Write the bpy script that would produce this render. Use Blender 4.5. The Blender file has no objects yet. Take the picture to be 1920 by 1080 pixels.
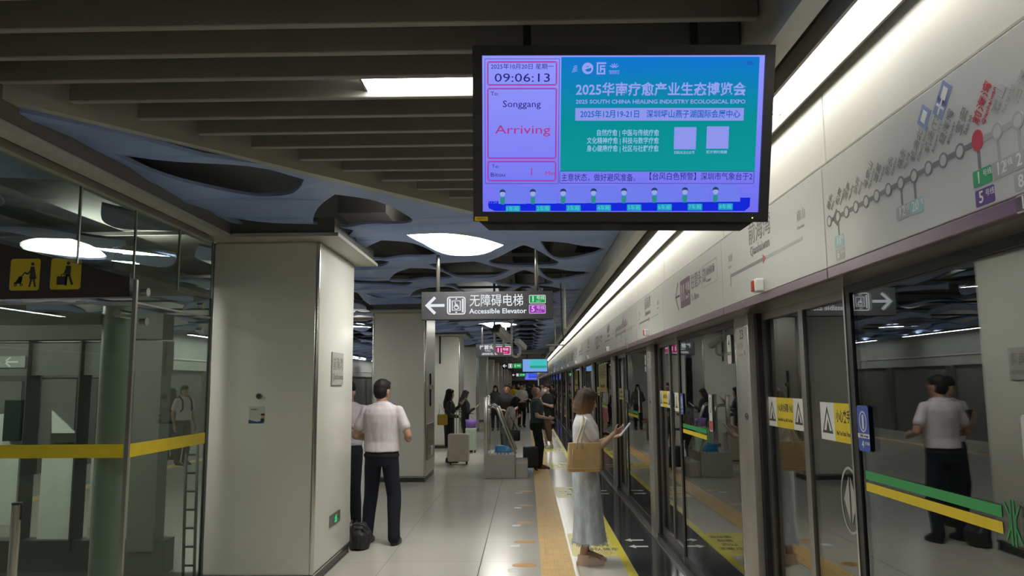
import bpy, bmesh, math, random
from mathutils import Vector, Matrix, noise

random.seed(7)
scene = bpy.context.scene
COL = scene.collection
PI = math.pi

# ------------------------------------------------------------------ camera
FPX, EYE = 1440.0, 1.68
def _norm(v): return Vector(v).normalized()
CY = _norm((28, 178, FPX))
CU = Vector((-.010, -1, 0)); CZ = (CU - CU.dot(CY) * CY).normalized()
CX = CY.cross(CZ)
CM = Matrix((CX, CY, CZ)).transposed()          # world -> camera (x right, y down, z forward)
EYEP = Vector((0, 0, EYE))
cam_data = bpy.data.cameras.new('camera')
cam = bpy.data.objects.new('camera', cam_data); COL.objects.link(cam)
cam_data.sensor_width = 36; cam_data.lens = 36 * FPX / 1920
cam_data.clip_start = .05; cam_data.clip_end = 300
R_ = CM.transposed()
rot = Matrix((R_.col[0], -R_.col[1], -R_.col[2])).transposed()
cam.matrix_world = Matrix.Translation(EYEP) @ rot.to_4x4()
scene.camera = cam

# measured points of the photograph turned into places on a known plane
def _ray(px, py): return R_ @ Vector(((px - 960) / FPX, (py - 540) / FPX, 1))
def fl(px, py, z=0):
    d = _ray(px, py); return EYEP + d * ((z - EYE) / d.z)
def ax(px, py, x):
    d = _ray(px, py); return EYEP + d * (x / d.x)
def ay(px, py, y):
    d = _ray(px, py); return EYEP + d * (y / d.y)

# ------------------------------------------------------------------ world, exposure
w = bpy.data.worlds.new('world'); scene.world = w; w.use_nodes = True
w.node_tree.nodes['Background'].inputs[0].default_value = (.75, .8, .82, 1)
w.node_tree.nodes['Background'].inputs[1].default_value = .3
vs = scene.view_settings
vs.view_transform = 'Standard'; vs.look = 'None'; vs.gamma = 1; vs.use_curve_mapping = False
vs.exposure = 0.0
cy = scene.cycles
cy.max_bounces = 8; cy.diffuse_bounces = 4; cy.glossy_bounces = 4; cy.transparent_max_bounces = 24
cy.transmission_bounces = 4; cy.caustics_reflective = False; cy.caustics_refractive = False
cy.sample_clamp_indirect = 4; cy.use_denoising = True
LAMP = 25.0       # emission of the ceiling lamps
STRIP = 10.5      # emission of the frosted strip lights

# ------------------------------------------------------------------ materials
MATS = {}
def mat(name, col, rough=.5, metal=0.0, var=.06, scale=6.0, bump=0.0, bscale=40.0, spec=.5, stretch=(1, 1, 1)):
    if name in MATS: return MATS[name]
    m = bpy.data.materials.new(name); m.use_nodes = True; nt = m.node_tree
    b = nt.nodes['Principled BSDF']
    b.inputs['Roughness'].default_value = rough; b.inputs['Metallic'].default_value = metal
    b.inputs['Specular IOR Level'].default_value = spec
    tc = nt.nodes.new('ShaderNodeTexCoord'); mp = nt.nodes.new('ShaderNodeMapping')
    mp.inputs['Scale'].default_value = stretch
    nt.links.new(tc.outputs['Object'], mp.inputs[0])
    n = nt.nodes.new('ShaderNodeTexNoise'); n.inputs['Scale'].default_value = scale; n.inputs['Detail'].default_value = 4
    nt.links.new(mp.outputs[0], n.inputs['Vector'])
    r = nt.nodes.new('ShaderNodeValToRGB')
    c = Vector(col[:3])
    r.color_ramp.elements[0].position = .3; r.color_ramp.elements[1].position = .7
    r.color_ramp.elements[0].color = (*[max(0, x * (1 - var)) for x in c], 1)
    r.color_ramp.elements[1].color = (*[min(1, x * (1 + var)) for x in c], 1)
    nt.links.new(n.outputs['Fac'], r.inputs[0]); nt.links.new(r.outputs[0], b.inputs['Base Color'])
    if bump:
        n2 = nt.nodes.new('ShaderNodeTexNoise'); n2.inputs['Scale'].default_value = bscale; n2.inputs['Detail'].default_value = 3
        nt.links.new(mp.outputs[0], n2.inputs['Vector'])
        bp = nt.nodes.new('ShaderNodeBump'); bp.inputs['Strength'].default_value = bump; bp.inputs['Distance'].default_value = .01
        nt.links.new(n2.outputs['Fac'], bp.inputs['Height']); nt.links.new(bp.outputs[0], b.inputs['Normal'])
    MATS[name] = m; return m
def emit(name, col, s=1.0):
    if name in MATS: return MATS[name]
    m = bpy.data.materials.new(name); m.use_nodes = True; nt = m.node_tree
    nt.nodes.remove(nt.nodes['Principled BSDF'])
    e = nt.nodes.new('ShaderNodeEmission'); e.inputs[0].default_value = (*col, 1); e.inputs[1].default_value = s
    nt.links.new(e.outputs[0], nt.nodes['Material Output'].inputs[0])
    MATS[name] = m; return m
def sr(r, g, b):      # 8-bit sRGB -> linear
    f = lambda v: (v / 255 / 12.92) if v / 255 <= .04045 else ((v / 255 + .055) / 1.055) ** 2.4
    return (f(r), f(g), f(b))
def glass(name, tint, f0=.04, haze=0.0, hazecol=(.5, .55, .5)):
    """thin architectural glass: clear tinted transmission plus an angle-dependent mirror reflection"""
    m = bpy.data.materials.new(name); m.use_nodes = True; nt = m.node_tree
    nt.nodes.remove(nt.nodes['Principled BSDF'])
    g = nt.nodes.new('ShaderNodeNewGeometry')
    dot = nt.nodes.new('ShaderNodeVectorMath'); dot.operation = 'DOT_PRODUCT'
    nt.links.new(g.outputs['Incoming'], dot.inputs[0]); nt.links.new(g.outputs['Normal'], dot.inputs[1])
    def M(op, a, b=None):
        n = nt.nodes.new('ShaderNodeMath'); n.operation = op; n.use_clamp = op == 'SUBTRACT'
        for i, v in enumerate((a, b)):
            if v is None: continue
            if isinstance(v, (int, float)): n.inputs[i].default_value = v
            else: nt.links.new(v, n.inputs[i])
        return n.outputs[0]
    c = M('ABSOLUTE', dot.outputs['Value'])
    k = M('POWER', M('SUBTRACT', 1.0, c), 5.0)
    fr = M('ADD', M('MULTIPLY', k, 1 - f0), f0)
    t = nt.nodes.new('ShaderNodeBsdfTransparent'); t.inputs[0].default_value = (*tint, 1)
    gl = nt.nodes.new('ShaderNodeBsdfGlossy'); gl.inputs['Roughness'].default_value = .0
    base = t.outputs[0]
    if haze:
        d = nt.nodes.new('ShaderNodeBsdfDiffuse'); d.inputs[0].default_value = (*hazecol, 1)
        mh = nt.nodes.new('ShaderNodeMixShader'); mh.inputs[0].default_value = haze
        nt.links.new(t.outputs[0], mh.inputs[1]); nt.links.new(d.outputs[0], mh.inputs[2]); base = mh.outputs[0]
    mx = nt.nodes.new('ShaderNodeMixShader')
    nt.links.new(fr, mx.inputs[0]); nt.links.new(base, mx.inputs[1]); nt.links.new(gl.outputs[0], mx.inputs[2])
    nt.links.new(mx.outputs[0], nt.nodes['Material Output'].inputs[0])
    return m

M_pillar = mat('cream_enamel', (.66, .66, .60), .28, var=.03, scale=1.5)
M_steel = mat('brushed_steel', (.62, .61, .57), .24, 1.0, var=.08, scale=5, stretch=(1, 1, .08))
M_steel_d = mat('satin_steel_frame', (.33, .32, .30), .3, .85, var=.08, scale=4, stretch=(1, 1, .1))
M_base = mat('dark_skirting', (.035, .035, .037), .35)
M_blue = mat('blue_metal_panel', (.27, .37, .65), .42, 0, var=.10, scale=1.2)
M_slat = mat('grey_slat', (.25, .245, .225), .55, var=.05, scale=3)
M_trim = mat('beige_trim', (.40, .395, .355), .45, var=.05)
M_slab = mat('dark_slab', (.03, .032, .036), .8)
M_duct = mat('dull_duct', (.06, .057, .052), .6, .3)
M_head = mat('white_fascia', (.55, .54, .505), .42, var=.02, scale=1.0)
M_upper = mat('cream_upper_panel', (.64, .62, .54), .35, var=.03, scale=1.2)
M_purple = mat('dull_purple', (.16, .085, .115), .35)
M_black = mat('black_plastic', (.028, .028, .031), .4)
M_dark = mat('dark_metal', (.03, .031, .033), .4, .3)
M_brown = mat('brown_panel', (.05, .04, .04), .45)
M_yel = mat('yellow_film', (.80, .60, .02), .4)
M_yelp = mat('yellow_line_paint', (.72, .62, .015), .3)
M_white = mat('white_print', (.75, .75, .73), .45)
M_ink = mat('black_print', (.03, .03, .032), .5)
M_greyink = mat('grey_print', (.20, .19, .18), .5)
M_nameink = mat('name_grey_print', (.27, .26, .245), .5)
M_paleink = mat('pale_grey_print', (.42, .41, .38), .5)
M_redink = mat('red_print', (.55, .03, .04), .45)
M_greenp = mat('green_print', (.04, .36, .10), .4)
M_purp = mat('violet_print', (.13, .05, .20), .4)
M_maroon = mat('maroon_print', (.16, .07, .10), .4)
M_teal = mat('teal_print', (.25, .50, .47), .4)
M_bluep = mat('blue_print', (.05, .10, .42), .4)
M_palebl = mat('pale_blue_print', (.25, .29, .48), .4)
M_lamp = emit('lamp_diffuser', (1.0, .985, .91), LAMP)
M_strip = emit('strip_diffuser', (1.0, .985, .91), STRIP)
M_rub = mat('rubber', (.02, .02, .02), .7)
M_wall = mat('grey_wall', (.36, .37, .35), .5, var=.03, scale=1)
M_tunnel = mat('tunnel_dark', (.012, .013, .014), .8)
G_psd = glass('screen_door_glass', (.82, .86, .84), .20)
G_lift = glass('lift_glass', (.76, .82, .77), .05, .03, (.4, .45, .4))
G_clear = glass('clear_glass', (.93, .95, .94), .04)
G_up = glass('clear_curtain_glass', (.80, .86, .81), .05, .03, (.4, .45, .4))

# ------------------------------------------------------------------ object helpers
def wmat(o):
    m = Matrix.Identity(4)
    while o is not None:
        m = o.matrix_basis @ m; o = o.parent
    return m
def tag(o, label, cat, group=None):
    o['label'] = label; o['category'] = cat
    if group: o['group'] = group
    return o
def thing(name, label, cat, loc=(0, 0, 0), group=None):
    o = bpy.data.objects.new(name, None); COL.objects.link(o); o.location = loc; o.empty_display_size = .1
    return tag(o, label, cat, group)
def link(name, me, parent=None):
    o = bpy.data.objects.new(name, me); COL.objects.link(o)
    if parent is not None:
        o.parent = parent; me.transform(wmat(parent).inverted())
    return o
def dup(root, off=(0, 0, 0), label=None, group=None):
    def cp(o, par):
        c = o.copy(); COL.objects.link(c); c.parent = par
        for ch in list(o.children): cp(ch, c)
        return c
    r = cp(root, None); r.location = Vector(root.location) + Vector(off)
    if label: r['label'] = label
    if group: r['group'] = group
    return r
def struct(o): o['kind'] = 'structure'; return o
ORD = ['first', 'second', 'third', 'fourth', 'fifth', 'sixth', 'seventh', 'eighth', 'ninth', 'tenth', 'eleventh', 'twelfth',
       'thirteenth', 'fourteenth', 'fifteenth', 'sixteenth', 'seventeenth', 'eighteenth', 'nineteenth', 'twentieth',
       'twenty-first', 'twenty-second', 'twenty-third', 'twenty-fourth', 'twenty-fifth', 'twenty-sixth']

class Fr:
    """a flat drawing frame standing somewhere in the place: origin, right, up, normal"""
    def __init__(s, o, u, v): s.o = Vector(o); s.u = Vector(u).normalized(); s.v = Vector(v).normalized(); s.n = s.u.cross(s.v)
    def p(s, x, y, z=0): return s.o + s.u * x + s.v * y + s.n * z
    def m(s): return Matrix.Translation(s.o) @ Matrix((s.u, s.v, s.n)).transposed().to_4x4()

class MB:
    def __init__(s): s.bm = bmesh.new()
    def box(s, a, b):
        x0, y0, z0 = a; x1, y1, z1 = b
        v = [s.bm.verts.new(p) for p in ((x0,y0,z0),(x1,y0,z0),(x1,y1,z0),(x0,y1,z0),(x0,y0,z1),(x1,y0,z1),(x1,y1,z1),(x0,y1,z1))]
        for f in ((3,2,1,0),(4,5,6,7),(0,1,5,4),(1,2,6,5),(2,3,7,6),(3,0,4,7)): s.bm.faces.new([v[i] for i in f])
        return s
    def bbox(s, a, b, r=.01, seg=2):
        bm = bmesh.new(); t = MB(); t.bm = bm; t.box(a, b)
        bmesh.ops.bevel(bm, geom=bm.edges[:], offset=r, segments=seg, affect='EDGES', profile=.5)
        s.join(bm); return s
    def join(s, bm, M=None):
        me = bpy.data.meshes.new('t'); bm.to_mesh(me); bm.free()
        if M: me.transform(M)
        s.bm.from_mesh(me); bpy.data.meshes.remove(me)
    def poly(s, fr, pts, z0=0.0, z1=.001):
        a = [s.bm.verts.new(fr.p(x, y, z1)) for x, y in pts]
        b = [s.bm.verts.new(fr.p(x, y, z0)) for x, y in pts]
        area = sum(pts[i][0]*pts[(i+1) % len(pts)][1] - pts[(i+1) % len(pts)][0]*pts[i][1] for i in range(len(pts)))
        if area < 0: a.reverse(); b.reverse()
        s.bm.faces.new(a); s.bm.faces.new(b[::-1])
        for i in range(len(a)): j = (i+1) % len(a); s.bm.faces.new((a[i], b[i], b[j], a[j]))
        return s
    def band(s, fr, outer, inner, z0=0.0, z1=.001):
        n = len(outer)
        o1 = [s.bm.verts.new(fr.p(x, y, z1)) for x, y in outer]; i1 = [s.bm.verts.new(fr.p(x, y, z1)) for x, y in inner]
        o0 = [s.bm.verts.new(fr.p(x, y, z0)) for x, y in outer]; i0 = [s.bm.verts.new(fr.p(x, y, z0)) for x, y in inner]
        for k in range(n):
            j = (k+1) % n
            s.bm.faces.new((o1[k], o1[j], i1[j], i1[k])); s.bm.faces.new((o0[k], i0[k], i0[j], o0[j]))
            s.bm.faces.new((o1[k], o0[k], o0[j], o1[j])); s.bm.faces.new((i1[k], i1[j], i0[j], i0[k]))
        return s
    def stroke(s, fr, pts, wd, z0=0.0, z1=.001):
        for (x0, y0), (x1, y1) in zip(pts, pts[1:]):
            d = Vector((x1-x0, y1-y0)); L = d.length; d /= L; n = Vector((-d.y, d.x)) * wd / 2; d = d * wd / 2
            s.poly(fr, [(x0-d.x-n.x, y0-d.y-n.y), (x1+d.x-n.x, y1+d.y-n.y), (x1+d.x+n.x, y1+d.y+n.y), (x0-d.x+n.x, y0-d.y+n.y)], z0, z1)
        return s
    def tube(s, pts, r, seg=10, cap=True):
        pts = [Vector(p) for p in pts]; rs = r if isinstance(r, (list, tuple)) else [r] * len(pts)
        prev = None; rings = []
        for i, p in enumerate(pts):
            t = (pts[min(i+1, len(pts)-1)] - pts[max(i-1, 0)]).normalized()
            if prev is None:
                a = Vector((0, 0, 1)) if abs(t.z) < .9 else Vector((1, 0, 0)); n = t.cross(a).normalized()
            else: n = (prev - t * prev.dot(t)).normalized()
            prev = n; b = t.cross(n)
            rings.append([s.bm.verts.new(p + (n * math.cos(2*PI*k/seg) + b * math.sin(2*PI*k/seg)) * rs[i]) for k in range(seg)])
        for A, B in zip(rings, rings[1:]):
            for k in range(seg): j = (k+1) % seg; s.bm.faces.new((A[k], A[j], B[j], B[k]))
        if cap: s.bm.faces.new(rings[0][::-1]); s.bm.faces.new(rings[-1])
        return s
    def ball(s, c, r, R=None, seg=12, rg=8):
        r = (r, r, r) if isinstance(r, (int, float)) else r
        M = Matrix.Translation(c) @ (R.to_4x4() if R else Matrix.Identity(4)) @ Matrix.Diagonal((*r, 1))
        bmesh.ops.create_uvsphere(s.bm, u_segments=seg, v_segments=rg, radius=1, matrix=M); return s
    def capsule(s, p0, p1, r0, r1, seg=10, n=3):
        p0, p1 = Vector(p0), Vector(p1); d = (p1 - p0); L = d.length or 1e-5; d = d / L; pts = []; rs = []
        for k in range(n): a = PI/2 * (1 - k / n) ; pts.append(p0 - d * r0 * math.sin(a)); rs.append(max(r0 * math.cos(a), r0 * .08))
        pts.append(p0); rs.append(r0); pts.append(p1); rs.append(r1)
        for k in range(1, n+1): a = PI/2 * k / n; pts.append(p1 + d * r1 * math.sin(a)); rs.append(max(r1 * math.cos(a), r1 * .08))
        return s.tube(pts, rs, seg)
    def loft(s, rings, seg=20):
        """rings: (centre, rx, ry[, rotation matrix])"""
        R = []
        for g in rings:
            c, rx, ry = Vector(g[0]), g[1], g[2]; rm = g[3] if len(g) > 3 else None
            vs_ = []
            for k in range(seg):
                v = Vector((rx * math.cos(2*PI*k/seg), ry * math.sin(2*PI*k/seg), 0))
                if rm: v = rm @ v
                vs_.append(s.bm.verts.new(c + v))
            R.append(vs_)
        for A, B in zip(R, R[1:]):
            for k in range(seg): j = (k+1) % seg; s.bm.faces.new((A[k], A[j], B[j], B[k]))
        s.bm.faces.new(R[0][::-1]); s.bm.faces.new(R[-1]); return s
    def mesh(s, name, m, smooth=False, sharp=None):
        bmesh.ops.recalc_face_normals(s.bm, faces=s.bm.faces[:])
        me = bpy.data.meshes.new(name); s.bm.to_mesh(me); s.bm.free()
        for x in (m if isinstance(m, (list, tuple)) else [m]): me.materials.append(x)
        if smooth:
            me.polygons.foreach_set('use_smooth', [True] * len(me.polygons))
            if sharp: me.set_sharp_from_angle(angle=sharp)
        return me
    def build(s, name, m, parent=None, smooth=False, sharp=None):
        return link(name, s.mesh(name, m, smooth, sharp), parent)

def rr(x0, y0, x1, y1, r, n=4):
    out = []
    for cx, cy_, a0 in ((x1-r, y1-r, 0), (x0+r, y1-r, 90), (x0+r, y0+r, 180), (x1-r, y0+r, 270)):
        for k in range(n+1): a = math.radians(a0 + 90*k/n); out.append((cx + r*math.cos(a), cy_ + r*math.sin(a)))
    return out
def disc(cx, cy_, rx, ry=None, n=20): ry = ry or rx; return [(cx + rx*math.cos(2*PI*k/n), cy_ + ry*math.sin(2*PI*k/n)) for k in range(n)]

TXT = {}
def text(parent, fr, x, y, size, body, m, align='LEFT', rot=0.0, z=.0012, wide=1.0, bold=0.0, name='lettering', gap=1.0, ext=.0004):
    """writing drawn as real letter shapes lying on a frame"""
    key = (body, align, bold, gap, ext / size)
    if key not in TXT:
        c = bpy.data.curves.new('t', 'FONT'); c.body = body; c.size = 1; c.align_x = align; c.align_y = 'CENTER'
        c.resolution_u = 2; c.extrude = ext / size; c.offset = bold; c.space_character = gap
        o = bpy.data.objects.new('t', c); COL.objects.link(o)
        TXT[key] = bpy.data.meshes.new_from_object(o)
        bpy.data.objects.remove(o); bpy.data.curves.remove(c)
    me = TXT[key].copy(); me.materials.clear(); me.materials.append(m)
    me.transform(fr.m() @ Matrix.Translation((x, y, z)) @ Matrix.Rotation(rot, 4, 'Z') @ Matrix.Diagonal((size * wide, size, size, 1)))
    return link(name, me, parent)
# ================================================================== THE SETTING
# ---- floor
def floor_mat(name, c0, c1, joint, rough, bw=.9, off=-.45):
    m = bpy.data.materials.new(name); m.use_nodes = True; nt = m.node_tree; b = nt.nodes['Principled BSDF']
    tc = nt.nodes.new('ShaderNodeTexCoord'); mp = nt.nodes.new('ShaderNodeMapping'); mp.inputs['Location'].default_value = (-off, .55, 0)
    nt.links.new(tc.outputs['Object'], mp.inputs[0])
    br = nt.nodes.new('ShaderNodeTexBrick'); br.offset = 0; br.inputs['Scale'].default_value = 1
    br.inputs['Brick Width'].default_value = bw; br.inputs['Row Height'].default_value = .9
    br.inputs['Mortar Size'].default_value = .0035; br.inputs['Mortar Smooth'].default_value = 0; br.inputs['Bias'].default_value = 0
    br.inputs['Color1'].default_value = (*c0, 1); br.inputs['Color2'].default_value = (*c1, 1); br.inputs['Mortar'].default_value = (*joint, 1)
    nt.links.new(mp.outputs[0], br.inputs['Vector'])
    n = nt.nodes.new('ShaderNodeTexNoise'); n.inputs['Scale'].default_value = 180; n.inputs['Detail'].default_value = 2
    nt.links.new(tc.outputs['Object'], n.inputs['Vector'])
    mx = nt.nodes.new('ShaderNodeMix'); mx.data_type = 'RGBA'; mx.blend_type = 'OVERLAY'; mx.inputs[0].default_value = .22
    nt.links.new(br.outputs['Color'], mx.inputs[6]); nt.links.new(n.outputs['Fac'], mx.inputs[7])
    nt.links.new(mx.outputs[2], b.inputs['Base Color'])
    n2 = nt.nodes.new('ShaderNodeTexNoise'); n2.inputs['Scale'].default_value = 1.1
    nt.links.new(tc.outputs['Object'], n2.inputs['Vector'])
    mr = nt.nodes.new('ShaderNodeMapRange'); mr.inputs[3].default_value = rough * .8; mr.inputs[4].default_value = rough * 1.25
    nt.links.new(n2.outputs['Fac'], mr.inputs[0]); nt.links.new(mr.outputs[0], b.inputs['Roughness'])
    return m
FM = floor_mat('granite_tiles', (.60, .58, .52), (.57, .55, .49), (.40, .38, .34), .19)
FD = floor_mat('dark_granite', (.062, .064, .064), (.052, .054, .054), (.02, .02, .02), .10, 5.0)
struct(MB().box((-9.6, -8, -.1), (.96, 92, 0)).build('floor', FM))
struct(MB().box((.96, -8, -.1), (1.36, 92, 0)).build('floor', FD))
jf = Fr((0, 0, 0), (1, 0, 0), (0, 1, 0))
mb = MB(); mb.poly(jf, [(-.456, -8), (-.448, -8), (-.448, 92), (-.456, 92)], 0, .0008)
struct(mb.build('trim_1', M_ink))

# tactile strip: slabs with four raised bars each
M_tact = mat('tan_tactile', sr(218, 182, 118), .42, var=.08, scale=9)
mb = MB(); mb.box((.11, -6, 0), (.41, 90, .004))
y = -1.2
while y < 40:
    for k in range(4):
        mb.bbox((.122 + k*.072, y + .004, .003), (.122 + k*.072 + .050, y + .296, .008), .002, 1)
    y += .30
while y < 90:
    for k in range(4): mb.box((.127 + k*.072, y + .012, .003), (.127 + k*.072 + .036, y + .288, .010))
    y += .30
o = mb.build('tactile_strip', M_tact)
tag(o, 'tan ribbed tactile paving strip running down the platform floor', 'tactile paving'); struct(o)
mb = MB(); mb.poly(jf, [(.875, -6), (.955, -6), (.955, 90), (.875, 90)], 0, .0015)
o = mb.build('yellow_line', M_yelp); tag(o, 'yellow safety line painted on the floor beside the screen doors', 'floor line'); struct(o)

# ---- shell
struct(MB().box((-9.8, -8, 3.9), (7, 93, 4.05)).build('ceiling', M_slab))
struct(MB().box((-9.8, 91.5, 0), (1.3, 91.8, 1.95)).build('wall_back', M_dark))
struct(MB().box((-9.8, 91.4, 1.95), (1.3, 91.8, 3.9)).build('wall_back', M_wall))
struct(MB().box((-9.8, -8.2, 0), (1.5, -8, 3.9)).build('wall_front', M_wall))
mb = MB(); mb.box((-9.8, -8, 2.1), (-9.5, 92, 3.9))
struct(mb.build('wall_left', M_wall))
struct(MB().box((-9.8, -8, 0), (-9.58, 92, 2.1)).build('wall_left', mat('left_dark', (.16, .165, .16), .35)))
mb = MB()
for k in range(26): mb.box((-9.58, k*3.8 - 4, 0), (-9.5, k*3.8 - 3.6, 2.1))
struct(mb.build('trim_2', M_steel_d))
struct(MB().box((-9.5, -8, 2.38), (-9.47, 92, 2.41)).build('trim_3', M_white))
# track tunnel behind the screen doors
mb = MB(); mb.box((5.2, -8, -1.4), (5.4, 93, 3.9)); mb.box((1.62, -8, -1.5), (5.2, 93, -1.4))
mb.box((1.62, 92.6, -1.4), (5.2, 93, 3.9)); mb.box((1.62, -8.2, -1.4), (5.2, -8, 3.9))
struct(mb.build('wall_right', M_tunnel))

# ---- ducts above the open ceiling
mb = MB()
for x, wd, z, h in ((-1.95, .5, 3.45, .3), (-.55, .35, 3.55, .2), (.35, .3, 3.4, .18), (-4.5, .8, 3.4, .4), (-7, .5, 3.5, .3)):
    mb.box((x, 7.8 if x > -2.6 else 2, z), (x + wd, 60, z + h))
for k in range(30): mb.box((-9, 8.3 + k*1.7, 3.34), (.9, 8.34 + k*1.7, 3.38))
struct(mb.build('ceiling', M_duct))

# ---- blue pierced metal ceiling
FROWN = [(0, 0), (.10, .16), (.20, .34), (.30, .58), (.375, .82), (.395, .98), (.35, 1.10), (.24, 1.14), (0, 1.09), (-.22, 1.10), (-.36, 1.05), (-.41, .92), (-.37, .74), (-.28, .50), (-.18, .30), (-.09, .14)]
SMILE = [(-.44, 0), (-.15, .03), (.08, .14), (.28, .36), (.46, .72), (.40, .88), (.28, 1.10), (.12, 1.25), (-.04, 1.28), (-.18, 1.14), (-.30, .84), (-.38, .48), (-.42, .2)]
def smooth_loop(pts, sharp):
    out = []; n = len(pts)
    for i in range(n):
        a, b = Vector(pts[i]), Vector(pts[(i+1) % n]); 
        out.append(tuple(a.lerp(b, .0 if i in sharp else .25)))
        if not (((i+1) % n) in sharp): out.append(tuple(a.lerp(b, .75)))
    return out
FROWN_S = smooth_loop(smooth_loop(FROWN, {0}), {0}); SMILE_S = smooth_loop(SMILE, {0, 4})
def inside(poly, x, y):
    c = False; n = len(poly)
    for i in range(n):
        (x0, y0), (x1, y1) = poly[i], poly[(i+1) % n]
        if (y0 > y) != (y1 > y) and x < (x1-x0)*(y-y0)/(y1-y0) + x0: c = not c
    return c
def zlat(x, y):
    d = max(0, min(1, (-1.25 - x) / .5)) if x > -2.7 else 0
    fold = (.035 + .045 * max(0, min(1, (y - 10) / 3))) * math.cos(2*PI*(y - 7.1) / 1.8) * math.cos(PI * (x + .68) / .69)
    e = max(0, min(1, (x - .55) / .35))
    return 3.10 + fold * (1 - e) - .05 * d * d * (3 - 2*d) + .05 * e
def lattice(outer, holes):
    c = bpy.data.curves.new('lat', 'CURVE'); c.dimensions = '2D'; c.fill_mode = 'BOTH'; c.extrude = .012
    def sp(pts):
        s = c.splines.new('POLY'); s.points.add(len(pts) - 1)
        for p, q in zip(s.points, pts): p.co = (q[0], q[1], 0, 1)
        s.use_cyclic_u = True
    dense = []
    for i, a in enumerate(outer):
        b = outer[(i+1) % len(outer)]; n = max(1, int((Vector(b) - Vector(a)).length / .45))
        dense += [tuple(Vector(a).lerp(Vector(b), k / n)) for k in range(n)]
    sp(dense)
    for h in holes: sp(h)
    o = bpy.data.objects.new('lat', c); COL.objects.link(o)
    me = bpy.data.meshes.new_from_object(o); bpy.data.objects.remove(o)
    for v in me.vertices: v.co.z += zlat(v.co.x, v.co.y)
    me.materials.clear(); me.materials.append(M_blue)
    return me
OUT = [(-2.48, 3.62), (-.40, 6.16), (.92, 6.62), (.92, 33), (-2.6, 33), (-2.6, 3.62)]
LAMPS = [(-.68, 7.08 + 1.8 * k) for k in (0, 6)]
holes = []
def add_hole(shape, cx, y0, s=1.0, sy=1.0, outer=OUT, mirror=False):
    h = [(cx + (-x if mirror else x) * s, y0 + y * sy) for x, y in shape]
    if all(inside(outer, x + dx, y + dy) for x, y in h for dx, dy in ((.03, 0), (-.03, 0), (0, .03), (0, -.03))): holes.append(h)
for k in range(-2, 15):
    add_hole(FROWN_S, -1.38, 5.42 + 1.8*k, 1.05, 1.1)
    add_hole(FROWN_S, -.02, 6.18 + 1.8*k, 1.05, 1.1)
    if k not in (0, 6): add_hole(SMILE_S, -.68, 7.06 + 1.8*k, 1.05, 1.1)
    add_hole(SMILE_S, .50, 7.62 + 1.8*k, .80, .98)
    if k != 0: add_hole(SMILE_S, -2.0, 4.32 + 1.8*k, 1.0, .85)
add_hole(SMILE_S, -1.97, 4.36, 1.05, .9)
holes_lamp = [[(cx + x, y0 + y) for x, y in SMILE_S] for cx, y0 in LAMPS]
struct(link('ceiling', lattice(OUT, holes + holes_lamp)))
main_holes = holes
holes = []
OUTL = [(-9.4, 1), (-2.78, 1), (-2.78, 45), (-9.4, 45)]
LLAMPS = [(-4.4, 7.6), (-4.4, 11.2), (-4.4, 18.4), (-4.4, 25.6), (-7.2, 9.4), (-7.2, 20.2)]
for j, cx in enumerate((-3.3, -4.4, -5.8, -7.2, -8.6)):
    for k in range(24):
        y0 = .4 + 1.8*k + (.72 if j % 2 else 0)
        sh = SMILE_S if j % 2 else FROWN_S
        if any(abs(cx - a) < .1 and abs(y0 - b) < .95 for a, b in LLAMPS): continue
        add_hole(sh, cx, y0, 1.15 if j else .95, 1.0, OUTL)
lh = [[(cx + x*1.15, y0 + y) for x, y in SMILE_S] for cx, y0 in LLAMPS]
struct(link('ceiling', lattice(OUTL, holes + lh)))
def oval_lamp(cx, y0, s, label, z):
    t = thing('oval_ceiling_lamp', label, 'ceiling lamp', (cx, y0 + .6, z), 'leaf-shaped lamps in the blue ceiling')
    f = Fr((cx, y0, z), (1, 0, 0), (0, -1, 0))                         # normal points down
    pts = [(x*s*.985, -y*.99 - .006) for x, y in SMILE_S]
    MB().poly(f, pts, -.02, 0).build('diffuser', M_lamp, t)
    big = [(x*s, -y) for x, y in SMILE_S]
    MB().band(f, big, pts, -.05, .004).build('rim', M_white, t)
oval_lamp(*LAMPS[0], 1, 'large glowing leaf-shaped lamp in the blue ceiling just below the big screen', 3.095)
oval_lamp(*LAMPS[1], 1, 'distant glowing leaf-shaped lamp in the blue ceiling right below the elevator sign', 3.095)
for (cx, y0), lb in zip(LLAMPS, ('glowing leaf lamp seen through glass above the brown pictogram board', 'second leaf lamp of the ceiling beyond the lift',
        'leaf lamp in the far platform ceiling behind the second pillar', 'leaf lamp visible in the gap between first and second pillar',
        'leaf lamp near the far wall on the left side', 'farthest leaf lamp near the left wall')):
    oval_lamp(cx, y0, 1.15, lb, 3.095)

# ---- baffle ceiling over the camera, cut off by a diagonal trim
def diag_x(y): return -2.5 if y < 3.52 else (-2.51 + (y - 3.48) * (2.08 / 2.56) if y < 6.08 else -.40 + (y - 6.08) * 2.87)
mbl = MB()
y = -6.0
k = 0
ceil_b = bpy.data.objects.new('ceiling', None); COL.objects.link(ceil_b); struct(ceil_b)
y = 2.882 - .262 * 30
while y < 6.45:
    m1 = MB(); m1.bbox((diag_x(y + .05) + .03, y, 3.10), (.925, y + .04, 3.30), .004, 1); m1.build('baffle', M_slat, ceil_b); y += .262
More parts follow.
